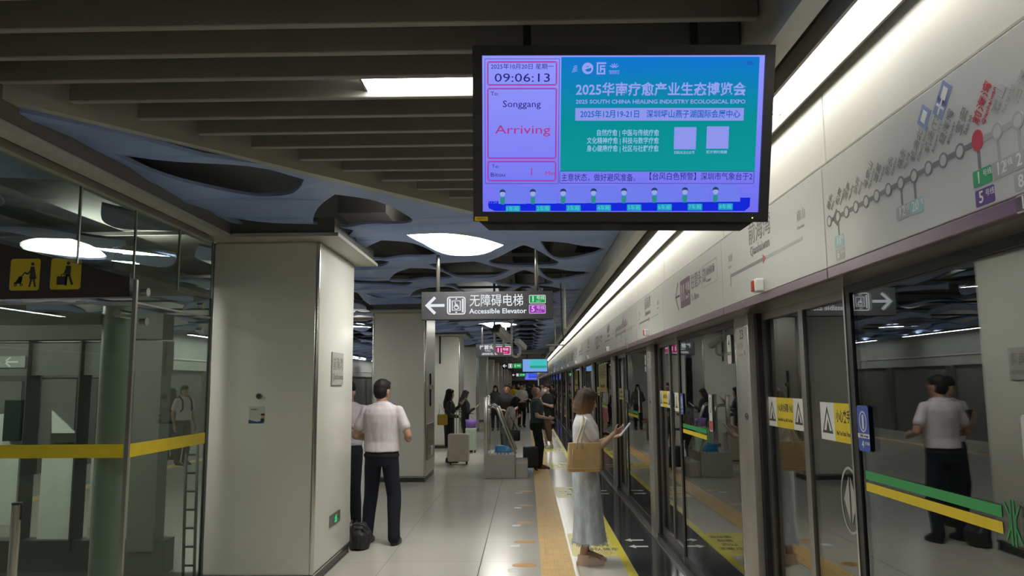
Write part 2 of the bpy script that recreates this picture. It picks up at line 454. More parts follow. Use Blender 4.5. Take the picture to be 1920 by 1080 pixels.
# the plates closing the baffles above
m1 = MB(); m1.box((-2.5, -6, 3.32), (.93, 3.5, 3.34))
fr = Fr((0, 0, 3.32), (1, 0, 0), (0, 1, 0)); m1.poly(fr, [(-2.5, 3.5), (.93, 3.5), (.93, 6.5), (-.43, 6.05)], 0, .02)
m1.build('cover', M_dark, ceil_b)
m1 = MB(); fr = Fr((0, 0, 3.05), (1, 0, 0), (0, 1, 0))
d = Vector((2.08, 2.56)).normalized(); nrm = Vector((-d.y, d.x)) * .075
a, b = Vector((-2.9, 3.0)), Vector((-.40, 6.077))
m1.poly(fr, [tuple(a), tuple(b), (.93, 6.54), (.93, 6.62), tuple(b + nrm), tuple(a + nrm)], 0, .25); m1.build('edge_trim', M_trim, ceil_b)
# far baffle field
m1 = MB(); yy = 33.2
while yy < 91: m1.box((-2.6, yy, 3.0), (.92, yy + .05, 3.2)); yy += .5
m1.box((-2.6, 33, 3.2), (.92, 91.4, 3.24)); m1.build('far_baffle', M_slat, ceil_b)
m1 = MB(); m1.box((-2.6, 32.95, 2.95), (.92, 33.05, 3.25)); m1.build('edge_trim', M_trim, ceil_b)
def panel_lamp(x0, x1, y0, y1, z, label, group=None):
    t = thing('panel_lamp', label, 'ceiling lamp', ((x0+x1)/2, (y0+y1)/2, z), group)
    MB().box((x0, y0, z), (x1, y1, z + .03)).build('diffuser', M_lamp, t)
    fz = Fr((0, 0, z), (1, 0, 0), (0, 1, 0)); o_, i_ = [[(x0 - e, y0 - e), (x1 + e, y0 - e), (x1 + e, y1 + e), (x0 - e, y1 + e)] for e in (.015, .001)]
    MB().band(fz, o_, i_, .004, .05).build('frame', M_dark, t)
panel_lamp(-.775, .45, 3.452, 3.662, 3.125, 'rectangular glowing lamp between grey slats, left of the big screen')
panel_lamp(-.775, .45, .833, 1.043, 3.125, 'rectangular lamp between slats directly over the viewpoint')
panel_lamp(-.775, .45, -1.787, -1.577, 3.125, 'rectangular lamp between slats behind the viewpoint')
for i, yy in enumerate((34.7, 38.2, 42.7, 48.2, 54.7, 63.2, 74.2)):
    panel_lamp(-.9, .35, yy, yy + .1, 3.02, 'white bar lamp across the far ceiling, %s beyond the blue ceiling' % ORD[i], 'bar lamps in the far ceiling')

# ---- beam and glass hung along the lift lobby
bm_ = thing('ceiling_beam', 'beige grooved ceiling beam running from upper left corner to the nearest pillar', 'beam', (-2.6, 2, 2.92)); struct(bm_)
MB().box((-2.56, -6, 2.94), (-2.50, 6.45, 3.12)).build('side_board', mat('brown_grey_board', (.16, .145, .125), .5), bm_)
MB().box((-2.575, -6, 2.90), (-2.485, 6.45, 2.945)).build('flange', M_trim, bm_); MB().box((-2.76, -6, 2.90), (-2.68, 6.45, 2.945)).build('flange', M_trim, bm_)
MB().box((-2.69, -6, 2.955), (-2.56, 6.45, 2.97)).build('groove', M_dark, bm_)
MB().box((-2.76, -6, 2.94), (-2.70, 6.45, 3.12)).build('side_board', M_slat, bm_)

# ---- right side: trim, light trough, fascia
struct(MB().box((.93, -6, 2.94), (1.02, 91.4, 3.3)).build('trim_4', M_trim))
struct(MB().box((1.02, -6, 3.02), (1.30, 91.4, 3.9)).build('trim_5', M_dark))
mb = MB(); mb.box((1.222, -6, 2.895), (1.232, 91.4, 3.02)); mb.box((1.10, -6, 2.935), (1.115, 91.4, 3.02)); struct(mb.build('trim_6', M_slat))
panel_lamp(-.775, .45, -3.883, -3.673, 3.125, 'rectangular lamp between slats far behind the viewpoint')
for i, yy in enumerate((-4, 2, 8, 14, 20, 26, 32, 38, 44)):
    panel_lamp(-8.9, -8.8, yy, yy + 4.0, 3.0, 'long lamp along the left wall of the far platform, %s one' % ORD[i], 'long lamps of the far platform')
proto = None
yy = -3.4
n = 0
while yy < 91:
    if proto is None:
        proto = thing('strip_lamp', 'one length of the continuous white ceiling strip light above the screen doors', 'strip light', (1.17, yy + .58, 2.94), 'strip lights above the screen doors')
        MB().box((1.115, yy + .004, 2.945), (1.222, yy + 1.156, 2.97)).build('diffuser', M_strip, proto)
        MB().box((1.115, yy - .004, 2.94), (1.222, yy + .004, 2.97)).build('joint', M_slat, proto)
        base = yy
    else: dup(proto, (0, yy - base, 0))
    yy += 1.16
XF = 1.24
JOINTS = []
yy = 3.15 - 3.8*2
while yy < 90: JOINTS += [yy, yy + 1.68]; yy += 3.8
JOINTS.append(yy)
for a, b in zip(JOINTS, JOINTS[1:]):
    b = min(b, 91.3)
    if b <= a: continue
    struct(MB().bbox((XF + .02, a + .003, 2.585), (1.30, b - .003, 3.02), .004, 1).build('wall_right', M_upper))
struct(MB().box((XF + .03, -6, 2.56), (1.30, 91.3, 2.59)).build('trim_7', M_dark))
struct(MB().box((XF + .03, -6, 2.095), (1.56, 91.3, 2.12)).box((1.28, -6, 2.1), (1.56, 91.3, 3.9)).build('trim_8', M_steel_d))

WF = Fr((XF, 0, 0), (0, -1, 0), (0, 0, 1))      # writing frame on the fascia: x runs towards the viewer
def fpx(px, py):
    q = ax(px, py, XF); return (-q.y, q.z)
NAMES = [('碧头', 'Bitou'), ('松岗', 'Songgang'), ('后亭', 'Houting'), ('沙井', 'Shajing'), ('马安山', "Ma'anshan"), ('塘尾', 'Tangwei'), ('桥头', 'Qiaotou'),
         ('福永', 'Fuyong'), ('机场北', 'Airport North'), ('机场(T3)', 'Airport (T3)'), ('碧海湾', 'Bihaiwan'), ('宝安', "Bao'an"), ('前海湾', 'Qianhaiwan'), ('南山', 'Nanshan'), ('后海', 'Houhai')]
CPX = [(338, 802), (369, 784), (400, 768), (434, 750), (471, 729), (509, 709), (551, 685), (596, 660), (644, 637), (696, 608), (750, 578), (810, 545), (874, 512), (944, 470), (1019, 433)]
def fascia(a, b, label, full=True):
    t = thing('fascia_panel', label, 'fascia panel', (XF, (a + b) / 2, 2.1), 'white fascia panels over the screen doors')
    MB().bbox((XF, a + .003, 2.139), (XF + .03, b - .003, 2.565), .003, 1).build('panel', M_head, t)
    MB().bbox((XF - .001, a + .003, 2.094), (XF + .04, b - .003, 2.137), .003, 1).build('purple_band', M_purple, t)
    return t
def map_panel(t, detail=True):
    pts = [fpx(1380 + x * .5187, y * .5187) for x, y in CPX]
    zl = sum(p[1] for p in pts) / len(pts)
    xs = [p[0] for p in pts]
    g = MB(); g.poly(WF, [(xs[0], zl - .0085), (xs[12], zl - .0085), (xs[12], zl + .0085), (xs[0], zl + .0085)], 0, .001)
    g.stroke(WF, [(xs[0] + .075, zl + .028), (xs[0] + .04, zl), (xs[0] + .075, zl - .028)], .01)
    for i in (1, 7, 8, 12): g.poly(WF, [(xs[i] - .006, zl - .075), (xs[i] + .006, zl - .075), (xs[i] + .006, zl - .02), (xs[i] - .006, zl - .02)], 0, .0009)
    g.build('route_line', M_greyink, t)
    g = MB(); g.poly(WF, [(xs[12], zl - .008), (-1.16, zl - .008), (-1.16, zl + .008), (xs[12], zl + .008)], 0, .0008)
    step = xs[14] - xs[13]
    ext = [xs[14] + step * k for k in range(1, 6)]
    for x in (xs[13], xs[14], *ext): g.poly(WF, [(x - .006, zl - .075), (x + .006, zl - .075), (x + .006, zl - .02), (x - .006, zl - .02)], 0, .0009)
    g.build('route_line', M_paleink, t)
    for i, x in enumerate(xs + ext):
        r = .0235
        if i == 12:
            MB().poly(WF, disc(x, zl + .004, .026, .030), 0, .0016).build('station_dot', M_redink, t)
        else:
            g = MB(); g.band(WF, disc(x, zl, r), disc(x, zl, r * .72), 0, .0018); g.build('station_ring', M_greyink if i < 12 else M_paleink, t)
            MB().poly(WF, disc(x, zl, r * .74), 0, .0014).build('station_dot', M_head, t)
    for i, (cn, en) in enumerate(NAMES):
        m = M_nameink if i < 12 else (M_redink if i == 12 else M_paleink)
        s = 1.12 if i >= 11 else 1.0
        x = xs[i]
        rot = math.radians(50)
        text(t, WF, x - .004, zl + .050, .036 * s, cn, m, rot=rot, bold=.004)
        text(t, WF, x + .030, zl + .040, .0195 * s, en, m, rot=rot)
    def badge(x, z, m, s1, w_=.085, h_=.046):
        MB().poly(WF, rr(x - w_/2, z - h_/2, x + w_/2, z + h_/2, .005, 2), 0, .001).build('line_badge', m, t)
        text(t, WF, x - w_*.32, z, .046, s1, M_white, align='LEFT', bold=.012); text(t, WF, x + .004, z + .006, .02, '号线', M_white)
    badge(xs[12] + .008, zl - .10, M_greenp, '1'); badge(xs[12] + .012, zl - .155, M_purp, '5')
    badge(xs[7], zl - .098, M_paleink, '12'); badge(xs[8], zl - .098, M_teal, '20')
    badge(xs[1], zl - .098, M_teal, '18'); badge(xs[1], zl - .15, M_paleink, '6')
    badge(xs[13] + .008, zl - .10, M_paleink, '12')
    for j, s1 in enumerate(('2', '8', '13')): badge(xs[14] + .008, zl - .10 - .055*j, M_paleink, s1)
    # rail and airport pictograms beside the airport stations
    d1 = Vector((math.cos(math.radians(50)), math.sin(math.radians(50)))); d2 = Vector((-d1.y, d1.x))
    for i, L, kind in ((8, (1733, 219), 0), (9, (1763, 200), 1), (9, (1771, 175), 0)):
        c = Vector(fpx(*L))
        q = [tuple(c + d1*a_*.032 + d2*b_*.030) for a_, b_ in ((-1, -1), (1, -1), (1, 1), (-1, 1))]
        MB().poly(WF, q, 0, .001).build('pictogram', M_palebl, t)
        if kind:
            g = MB(); g.stroke(WF, [tuple(c - d1*.02), tuple(c + d1*.022)], .008, .001, .0016); g.stroke(WF, [tuple(c - d2*.02), tuple(c + d2*.02)], .007, .001, .0016)
        else:
            g = MB(); q2 = [tuple(c + d1*a_*.018 + d2*b_*.014) for a_, b_ in ((-1, -1), (1, -1), (1, 1), (-1, 1))]; g.poly(WF, q2, .001, .0016)
        g.build('pictogram', M_white, t)
def name_panel(t, a, b):
    x0 = -b
    text(t, WF, x0 + .60, 2.475, .13, '前海湾', M_greyink, gap=1.0)
    text(t, WF, x0 + .62, 2.385, .072, 'Qianhaiwan', M_greyink)
    text(t, WF, x0 + .16, 2.42, .05, '宝安', M_paleink); text(t, WF, x0 + .16, 2.37, .026, "Bao'an", M_paleink)
    g = MB(); g.poly(WF, [(x0 + .20, 2.305), (x0 + .86, 2.305), (x0 + .86, 2.322), (x0 + .20, 2.322)]); g.stroke(WF, [(x0 + .2, 2.31), (x0 + .2, 2.255)], .01); g.build('route_line', M_greyink, t)
    MB().poly(WF, [(x0 + .86, 2.306), (x0 + 1.42, 2.306), (x0 + 1.42, 2.321), (x0 + .86, 2.321)], 0, .0008).build('route_line', M_paleink, t)
    MB().poly(WF, [(x0 + .84, 2.29), (x0 + .89, 2.3135), (x0 + .84, 2.337)], 0, .0016).build('station_arrow', M_redink, t)
    text(t, WF, x0 + 1.36, 2.42, .055, '南山', M_paleink); text(t, WF, x0 + 1.36, 2.37, .026, 'Nanshan', M_paleink)
def arrow_panel(t, a, b):
    x0 = -b + .60
    g = MB(); g.stroke(WF, [(x0 + .10, 2.475), (x0, 2.37), (x0 + .10, 2.265)], .016); g.stroke(WF, [(x0, 2.37), (x0 + .16, 2.37)], .016); g.build('arrow', M_ink, t)
    MB().poly(WF, rr(x0 + .20, 2.26, x0 + .56, 2.48, .012, 3)).build('line_badge', M_maroon, t)
    text(t, WF, x0 + .22, 2.37, .19, '11', M_white, wide=.8); text(t, WF, x0 + .40, 2.40, .075, '号线', M_white); text(t, WF, x0 + .40, 2.33, .045, 'Line 11', M_white)
    text(t, WF, x0 + .60, 2.41, .12, '往碧头', M_greyink); text(t, WF, x0 + .60, 2.30, .07, 'To Bitou', M_greyink)
    g = MB(); g.poly(WF, rr(x0 + .99, 2.37, x0 + 1.07, 2.46, .01, 2)); g.build('pictogram', M_greyink, t)
    text(t, WF, x0 + 1.03, 2.415, .05, '✈', M_white, align='CENTER')
    g = MB(); g.band(WF, rr(x0 + .97, 2.33, x0 + 1.40, 2.485, .01, 2), rr(x0 + .976, 2.336, x0 + 1.394, 2.479, .008, 2), 0, .0008); g.build('frame_line', M_paleink, t)
    text(t, WF, x0 + 1.09, 2.425, .06, '途经机场', M_greyink); text(t, WF, x0 + 1.09, 2.365, .03, 'Via Airport', M_greyink)
struct(MB().box((XF, -6, 2.094), (XF + .03, 1.03, 2.565)).build('trim_9', M_head))
kinds = {}
cnt = {'m': 0, 'n': 0, 'a': 0}
seq = 0
for i, (a, b) in enumerate(zip(JOINTS, JOINTS[1:])):
    b = min(b, 91.3)
    if b <= a or b < 1.1: continue
    wdt = b - a
    if wdt < 1.75: kd = 'n'
    else: kd = ('m' if (round((a - .97) / 3.8) % 2 == 0) else 'a')
    cnt[kd] += 1; c = ORD[cnt[kd] - 1]
    lab = {'m': 'fascia panel with slanted station names on a route line, %s such map from the camera',
           'n': 'narrow fascia panel with station name over a short line, %s such panel from the camera',
           'a': 'fascia panel with left arrow and maroon line badge, %s such panel from the camera'}[kd] % c
    if kd not in kinds:
        t = fascia(a, b, lab); kinds[kd] = (t, a)
        {'m': lambda: map_panel(t), 'n': lambda: name_panel(t, a, b), 'a': lambda: arrow_panel(t, a, b)}[kd]()
    elif wdt > 1.6:
        t, a0 = kinds[kd]; dup(t, (0, a - a0, 0), lab)
for i in range(22):
    yy = 4.02 + 3.8 * i
    if i == 0:
        lt = thing('door_indicator', 'red and white door lamp on the fascia edge below the station name, nearest one', 'indicator lamp', (XF, yy, 2.14), 'door lamps on the fascia')
        MB().bbox((XF - .045, yy - .035, 2.143), (XF, yy + .035, 2.212), .008).build('housing', M_white, lt)
        MB().bbox((XF - .052, yy - .005, 2.148), (XF - .012, yy + .037, 2.206), .005).build('lens', mat('red_lens', (.5, .04, .02), .25), lt)
    else: dup(lt, (0, 3.8*i, 0), 'red and white door lamp on the fascia edge, %s one from the camera' % ORD[i])
# ================================================================== PLATFORM SCREEN DOORS
XD = 1.44
PER = 3.8
struct(MB().bbox((1.36, -6, -.1), (1.60, 91.3, .012), .004, 1).build('trim_10', M_steel))
struct(MB().box((1.40, -6, .012), (1.56, 91.3, .05)).build('trim_11', M_dark))
DF = Fr((XD, 0, 0), (0, -1, 0), (0, 0, 1))
M_frame = M_steel_d
M_postm = mat('grey_post', (.40, .385, .36), .34, .6, var=.05, stretch=(1, 1, .1))
def warn_sticker(t, f, x0, x1, z0, z1, left=True, right=True):
    MB().poly(f, [(x0, z0), (x1, z0), (x1, z1), (x0, z1)], 0, .0012).build('warning_sticker', M_yel, t)
    h = z1 - z0
    g = MB(); g2 = MB()
    for on, a in ((left, x0), (right, x1 - h * .95)):
        if not on: continue
        g.poly(f, [(a, z0), (a + h*.95, z0), (a + h*.95, z1), (a, z1)], .0012, .0018)
        c = a + h * .475
        g2.band(f, [(c - h*.36, z0 + h*.18), (c + h*.36, z0 + h*.18), (c, z1 - h*.1)], [(c - h*.27, z0 + h*.25), (c + h*.27, z0 + h*.25), (c, z1 - h*.24)], .0018, .0024)
        g2.poly(f, [(c - h*.09, z0 + h*.25), (c + h*.13, z0 + h*.25), (c + h*.02, z0 + h*.55)], .0018, .0024)
    g.build('white_field', M_white, t); g2.build('warning_triangle', M_ink, t)
    xm = x0 + (h*.95 if left else 0) + .02
    return xm
def mk_post(y0):
    t = thing('screen_door_post', 'grey metal post with number 23 plate between door and fixed pane, nearest one', 'door post', (XD, y0 + .22, .05), 'posts of the screen doors')
    MB().bbox((XD - .06, y0, .012), (XD + .10, y0 + .30, 2.10), .006).build('cladding', M_postm, t, True, .6)
    MB().box((XD - .02, y0 - .05, .05), (XD + .08, y0, 2.10)).build('seal', M_rub, t)
    MB().bbox((XD - .05, y0 + .30, .012), (XD + .08, y0 + .36, 2.10), .004).build('edge_strip', M_steel, t, True, .6)
    f = Fr((XD - .06, 0, 0), (0, -1, 0), (0, 0, 1)); x = -(y0 + .29)
    MB().poly(f, rr(x + .02, 1.83, x + .27, 2.02, .008, 2), 0, .0012).build('number_plate', mat('pale_plate', (.47, .46, .43), .4), t)
    text(t, f, x + .10, 1.975, .085, '23', M_ink, bold=.01); text(t, f, x + .04, 1.90, .045, '车门号', M_greyink); text(t, f, x + .19, 1.86, .05, '6', M_ink, bold=.01)
    text(t, f, x + .04, 1.85, .03, 'Car Door', M_greyink)
    MB().band(f, disc(x + .18, 1.46, .035, .022), disc(x + .18, 1.46, .028, .016), 0, .002).poly(f, disc(x + .18, 1.46, .012, .008), 0, .002).build('lock', M_base, t)
    return t
def leaf(y0, y1, near):
    lab = 'near' if near else 'far'
    t = thing('sliding_door_leaf', 'glass sliding door leaf', 'sliding door leaf', (XD, (y0+y1)/2, .05), 'sliding leaves of the screen doors')
    x0, x1 = XD + .01, XD + .045
    g = MB(); fw = .032
    g.box((x0, y0, .05), (x1, y0 + fw, 2.10)).box((x0, y1 - fw, .05), (x1, y1, 2.10)).box((x0, y0 + fw, .05), (x1, y1 - fw, .14)).box((x0, y0 + fw, 2.05), (x1, y1 - fw, 2.10))
    g.build('frame', M_frame if not near else M_frame, t)
    MB().box((x0 + .012, y0 + fw, .14), (x0 + .022, y1 - fw, 2.05)).build('glass_pane', G_psd, t)
    f = Fr((x0 + .011, 0, 0), (0, -1, 0), (0, 0, 1))
    if not near:     # leaf next to the post
        xm = warn_sticker(t, f, -4.74, -4.13, 1.415, 1.585)
        text(t, f, xm, 1.525, .05, '小心站台间隙 小心夹手', M_ink, wide=.62, bold=.02); text(t, f, xm, 1.46, .028, 'Please Mind the Gap. Mind Your Hands', M_ink, wide=.55, bold=.01)
    else:
        xm = warn_sticker(t, f, -3.90, -3.41, 1.395, 1.575, True, False)
        text(t, f, xm, 1.51, .062, '小心夹手 小心站台', M_ink, wide=.66, bold=.02); text(t, f, xm, 1.435, .03, 'Mind Your Hands. Please Mind the Gap', M_ink, wide=.5, bold=.01)
        c = (-3.60, 1.14)
        g = MB(); g.band(f, disc(c[0], c[1], .105, .15, 32), disc(c[0], c[1], .094, .138, 32), 0, .001)
        g.poly(f, [(c[0] - .008, c[1] + .105), (c[0] - .008, c[1] - .105), (c[0] - .07, c[1])]); g.poly(f, [(c[0] + .008, c[1] + .105), (c[0] + .008, c[1] - .105), (c[0] + .07, c[1])])
        g.build('door_arrows_mark', mat('frosted_white', (.42, .42, .41), .6), t)
    return t
def fixed(y0, y1):
    t = thing('fixed_glass_panel', 'fixed glass pane', 'glass panel', (XD, (y0+y1)/2, .05), 'fixed panes of the screen doors')
    x0, x1 = XD - .03, XD
    g = MB(); fw = .05
    g.box((x0, y0, .012), (x1, y0 + fw, 2.10)).box((x0, y1 - .06, .012), (x1, y1, 2.10)).box((x0, y0 + fw, .012), (x1, y1 - .06, .12)).box((x0, y0 + fw, 2.06), (x1, y1 - .06, 2.10))
    g.build('frame', M_dark, t)
    MB().box((x0 - .004, y1 - .012, .012), (x0 + .02, y1 + .004, 2.10)).build('edge_strip', M_steel, t)
    MB().box((x0 + .008, y0 + fw, .12), (x0 + .018, y1 - .06, 2.06)).build('glass_pane', G_psd, t)
    f = Fr((x0 + .007, 0, 0), (0, -1, 0), (0, 0, 1))
    a, b = -(y1 - .10), -(y1 - 1.03)
    MB().poly(f, [(a, 1.27), (b, 1.27), (b, 1.305), (a, 1.305)]).build('green_stripe', M_greenp, t)
    MB().poly(f, [(a, 1.222), (b, 1.222), (b, 1.257), (a, 1.257)]).build('yellow_stripe', M_yel, t)
    g = MB(); c = b + .05
    for s in (-1, 1):
        g.stroke(f, [(c + s*.008, 1.325), (c + s*.008, 1.20)], .007); g.stroke(f, [(c + s*.035, 1.315), (c + s*.012, 1.275), (c + s*.012, 1.25), (c + s*.035, 1.21)], .007)
    g.build('green_emblem', M_greenp, t)
    fb = Fr((x0 - .001, 0, 0), (0, -1, 0), (0, 0, 1))
    c = -(y1 - .125)
    MB().poly(fb, rr(c - .055, 1.385, c + .055, 1.575, .014, 3), 0, .0012).build('blue_sticker', M_bluep, t)
    g = MB(); g.band(fb, disc(c, 1.508, .035, .044), disc(c, 1.508, .030, .039), .0012, .002); g.poly(fb, rr(c - .008, 1.476, c + .008, 1.538, .007, 2), .0012, .002)
    g.poly(fb, [(c - .055, 1.44), (c + .055, 1.44), (c + .055, 1.458), (c - .055, 1.458)], .0012, .002); g.build('white_mark', M_white, t)
    text(t, fb, c - .022, 1.413, .042, '4', M_white, z=.0016, bold=.015); text(t, fb, c + .004, 1.418, .016, '号车厢', M_white, z=.0016); text(t, fb, c - .035, 1.449, .014, '车厢 Carriage', M_ink, z=.0024)
    # white emergency sticker by the far end of the pane
    c = -(y0 + .18)
    MB().poly(fb, rr(c - .05, 1.80, c + .05, 2.00, .02, 3), 0, .0012).build('white_sticker', M_white, t)
    text(t, fb, c, 1.94, .07, '4', M_ink, align='CENTER', z=.0016, bold=.01); text(t, fb, c, 1.87, .028, '紧急开门', M_greyink, align='CENTER', z=.0016, wide=.8)
    c = -(y0 + .80)
    MB().poly(fb, rr(c - .05, 1.30, c + .05, 1.58, .012, 3), 0, .0012).build('white_sticker', M_white, t)
    MB().poly(fb, rr(c - .04, 1.31, c + .04, 1.38, .006, 2), .0012, .0018).build('red_field', M_redink, t)
    g = MB(); g.band(fb, disc(c, 1.50, .028, .06), disc(c, 1.50, .018, .05), .0012, .0018); g.build('mark', M_ink, t)
    return t
def door_label(base, k): return base % ORD[k]
p_post = mk_post(4.81); p_far = leaf(4.085, 4.757, False); p_near = leaf(3.40, 4.085, True); p_fix = fixed(1.40, 3.42)
NM = 23
for k in range(NM):
    L = ('grey door post with number plate, %s along the screen doors' % ORD[k],
         'sliding glass leaf beside the door post with long yellow sticker, %s doorway from camera' % ORD[k],
         'sliding glass leaf with yellow sticker above oval arrow mark, %s doorway from camera' % ORD[k],
         'fixed glass pane with green and yellow stripes, %s along the platform from the camera' % ORD[k])
    for pr, lb in zip((p_post, p_far, p_near, p_fix), L):
        if k == 0: pr['label'] = lb
        else: dup(pr, (0, PER * k, 0), lb)
# yellow notice boards behind panes further along
for i, (y0, y1, lb) in enumerate(((13.6, 15.1, 'yellow notice with vertical writing on the pane beyond the woman with tote bag'), (21.3, 22.6, 'smaller far yellow notice on a pane of the screen doors'))):
    t = thing('yellow_notice', lb, 'notice', (1.40, y0, 1.6))
    f = Fr((1.402, 0, 0), (0, -1, 0), (0, 0, 1))
    MB().poly(f, [(-y1, 1.50), (-y0, 1.50), (-y0, 2.02), (-y1, 2.02)], 0, .004).build('board', mat('mustard_sheet', (.50, .38, .08), .5), t)
    text(t, f, -(y0+y1)/2, 1.85, .26, '请排队候车', M_ink, align='CENTER', z=.005); text(t, f, -(y0+y1)/2, 1.62, .12, 'Please queue here', M_ink, align='CENTER', z=.005)

# ================================================================== PILLARS
def pillar(x0, x1, y0, y1, label):
    t = thing('pillar', label, 'pillar', ((x0+x1)/2, (y0+y1)/2, 0), 'square pillars along the platform')
    MB().bbox((x0, y0, .095), (x1, y1, 2.93), .03, 4).build('cladding', M_pillar, t, True, .5)
    MB().box((x0 + .012, y0 + .012, 0), (x1 - .012, y1 - .012, .1)).build('skirting', M_base, t)
    MB().bbox((x1 - .04, y0 - .003, .1), (x1 + .003, y0 + .04, 2.92), .018, 3).build('corner_trim', M_steel, t, True, .6)
    MB().bbox((x0 - .003, y0 - .003, .1), (x0 + .04, y0 + .04, 2.92), .018, 3).build('corner_trim', M_steel, t, True, .6)
    MB().box((x0 + .004, y0 + .004, .0), (x1 - .004, y1 - .004, .012)).box((x0 + .006, y0 + .006, .083), (x1 - .006, y1 - .006, .096)).build('skirting_trim', M_steel, t)
    return t
CAP = mat('capital_board', (.13, .125, .115), .5)
PX0, PX1 = -2.75, -1.80
for k in range(13):
    y0 = 6.6 + 6.82 * k
    if k < 2: py1 = y0 + 1.37
    if k == 0:
        p = pillar(PX0, PX1, y0, y0 + 1.37, 'broad pale pillar with green exit sign low on its side, nearest the camera')
    else:
        if k == 1:
            p1 = pillar(-2.70, -1.76, y0, y0 + 1.37, 'second pale pillar, behind the man in white shirt, with steel side')
            MB().box((-1.765, y0 + .06, .1), (-1.757, y0 + 1.31, 2.92)).build('steel_side', mat('satin_side', (.72, .71, .66), .36, .5, var=.06, scale=4, stretch=(1, 1, .1)), p1)
        else: dup(p1, (0, 6.82 * (k - 1), 0), 'pale pillar with steel side, %s of the row counted from the camera' % ORD[k])
    if k < 5:
        c = thing('pillar_capital', 'dark box with light lower rim on top of the %s pillar' % ('nearest' if k == 0 else ORD[k]), 'capital', ((PX0+PX1)/2, y0, 2.93)); struct(c)
        MB().box((PX0 + .1, y0 - .22, 2.955), (-1.62, y0 + 1.45, 3.09)).build('box', CAP, c)
        MB().box((PX0 + .05, y0 - .25, 2.925), (-1.58, y0 + 1.48, 2.955)).build('rim', M_trim, c)
# things fixed to the nearest pillar
fS = Fr((PX1 + .0005, 0, 0), (0, 1, 0), (0, 0, 1))       # side face, looking from the platform: right hand is +y
t = thing('exit_sign', 'small square green running-man exit sign low on the nearest pillar', 'exit sign', (PX1, 7.2, .5))
def sx(px, py): q = ax(px, py, PX1); return (q.y, q.z)
(a, z0), (b, z1) = sx(617, 990), sx(636, 955)
MB().bbox((PX1, a, z0), (PX1 + .012, b, z1), .004).build('frame', M_steel_d, t)
f2 = Fr((PX1 + .013, 0, 0), (0, 1, 0), (0, 0, 1)); cx_, cz_ = (a+b)/2, (z0+z1)/2; q = (b-a)
MB().poly(f2, [(a + q*.14, z0 + q*.14), (b - q*.14, z0 + q*.14), (b - q*.14, z1 - q*.14), (a + q*.14, z1 - q*.14)]).build('face', mat('exit_dark_green', (.005, .03, .012), .4), t)
g = MB(); s = (z1 - z0) * .95; sxw = min(q * .8, s * 1.15)
man = lambda pts, wd: g.stroke(f2, [(cx_ + x*sxw, cz_ + y_*s) for x, y_ in pts], wd*s, .001, .002)
g.poly(f2, disc(cx_ + .10*sxw, cz_ + .26*s, .075*s), .001, .002)
man([(.05, .16), (-.02, -.04)], .15); man([(.05, .14), (.20, .10), (.26, .0)], .07); man([(.03, .14), (-.12, .12), (-.2, .02)], .07)
man([(-.0, -.05), (.16, -.12), (.14, -.30)], .09); man([(-.02, -.05), (-.08, -.2), (-.26, -.24)], .09); man([(.30, .3), (.37, .3), (.37, -.3)], .04)
g.build('running_man', emit('exit_green', (.03, .72, .22), 1.0), t)
t = thing('station_name_plate', 'grey vertical station name plate high on the side of the nearest pillar', 'sign', (PX1, 7.2, 1.9))
(a, z0), (b, z1) = sx(620, 722), sx(642, 663)
MB().poly(f2, [(a, z0), (b, z0), (b, z1), (a, z1)], -.012, 0).build('plate', mat('plate_grey', (.42, .42, .39), .3), t)
for i, chh in enumerate('前海湾'): text(t, f2, a + (b-a)*(.2 + .3*i), z0 + (z1-z0)*.62, (b-a)*.30, chh, M_greyink, align='CENTER', z=.001)
text(t, f2, (a+b)/2, z0 + (z1-z0)*.25, (b-a)*.2, 'Qianhaiwan', M_greyink, align='CENTER', z=.001)
fF = Fr((0, 6.5995, 0), (1, 0, 0), (0, 0, 1))
def fx(px, py): q = ay(px, py, 6.6); return (q.x, q.z)
t = thing('wall_button', 'small dark round plug on the front of the nearest pillar', 'button', (-2.2, 6.6, 1.5))
c = fx(486, 743)
MB().poly(fF, disc(c[0], c[1], .025), 0, .012).build('cap', M_steel_d, t); MB().poly(fF, disc(c[0], c[1], .016), .012, .016).build('face', M_base, t)
t = thing('help_sticker', 'small sticker with blue foot and officer figure on the front of the nearest pillar', 'sticker', (-2.2, 6.6, 1.4))
c = fx(466, 794); e = fx(497, 762); W_, H_ = e[0]-c[0], e[1]-c[1]
MB().poly(fF, [(c[0], c[1]), (e[0], c[1]), (e[0], e[1]), (c[0], e[1])], 0, .0008).build('sheet', mat('sheet_white', (.52, .52, .48), .4), t)
MB().poly(fF, [(c[0], c[1]), (e[0] - W_*.05, c[1]), (e[0] - W_*.05, c[1] + H_*.16), (c[0] + W_*.5, c[1] + H_*.1), (c[0], c[1] + H_*.22)], .0008, .0014).build('blue_foot', mat('foot_blue', (.01, .09, .28), .4), t)
MB().poly(fF, disc(e[0] - W_*.12, c[1] + H_*.40, W_*.10), .0008, .0016).build('head', mat('skin_print', (.5, .3, .2), .5), t)
MB().poly(fF, rr(e[0] - W_*.24, c[1] + H_*.46, e[0] - W_*.0, c[1] + H_*.58, W_*.04, 2), .0016, .002).poly(fF, rr(e[0] - W_*.25, c[1] + H_*.08, e[0] - W_*.02, c[1] + H_*.30, W_*.05, 2), .0014, .002).build('uniform', M_ink, t)
text(t, fF, c[0] + W_*.1, c[1] + H_*.82, .016, '乘客服务', M_greyink)
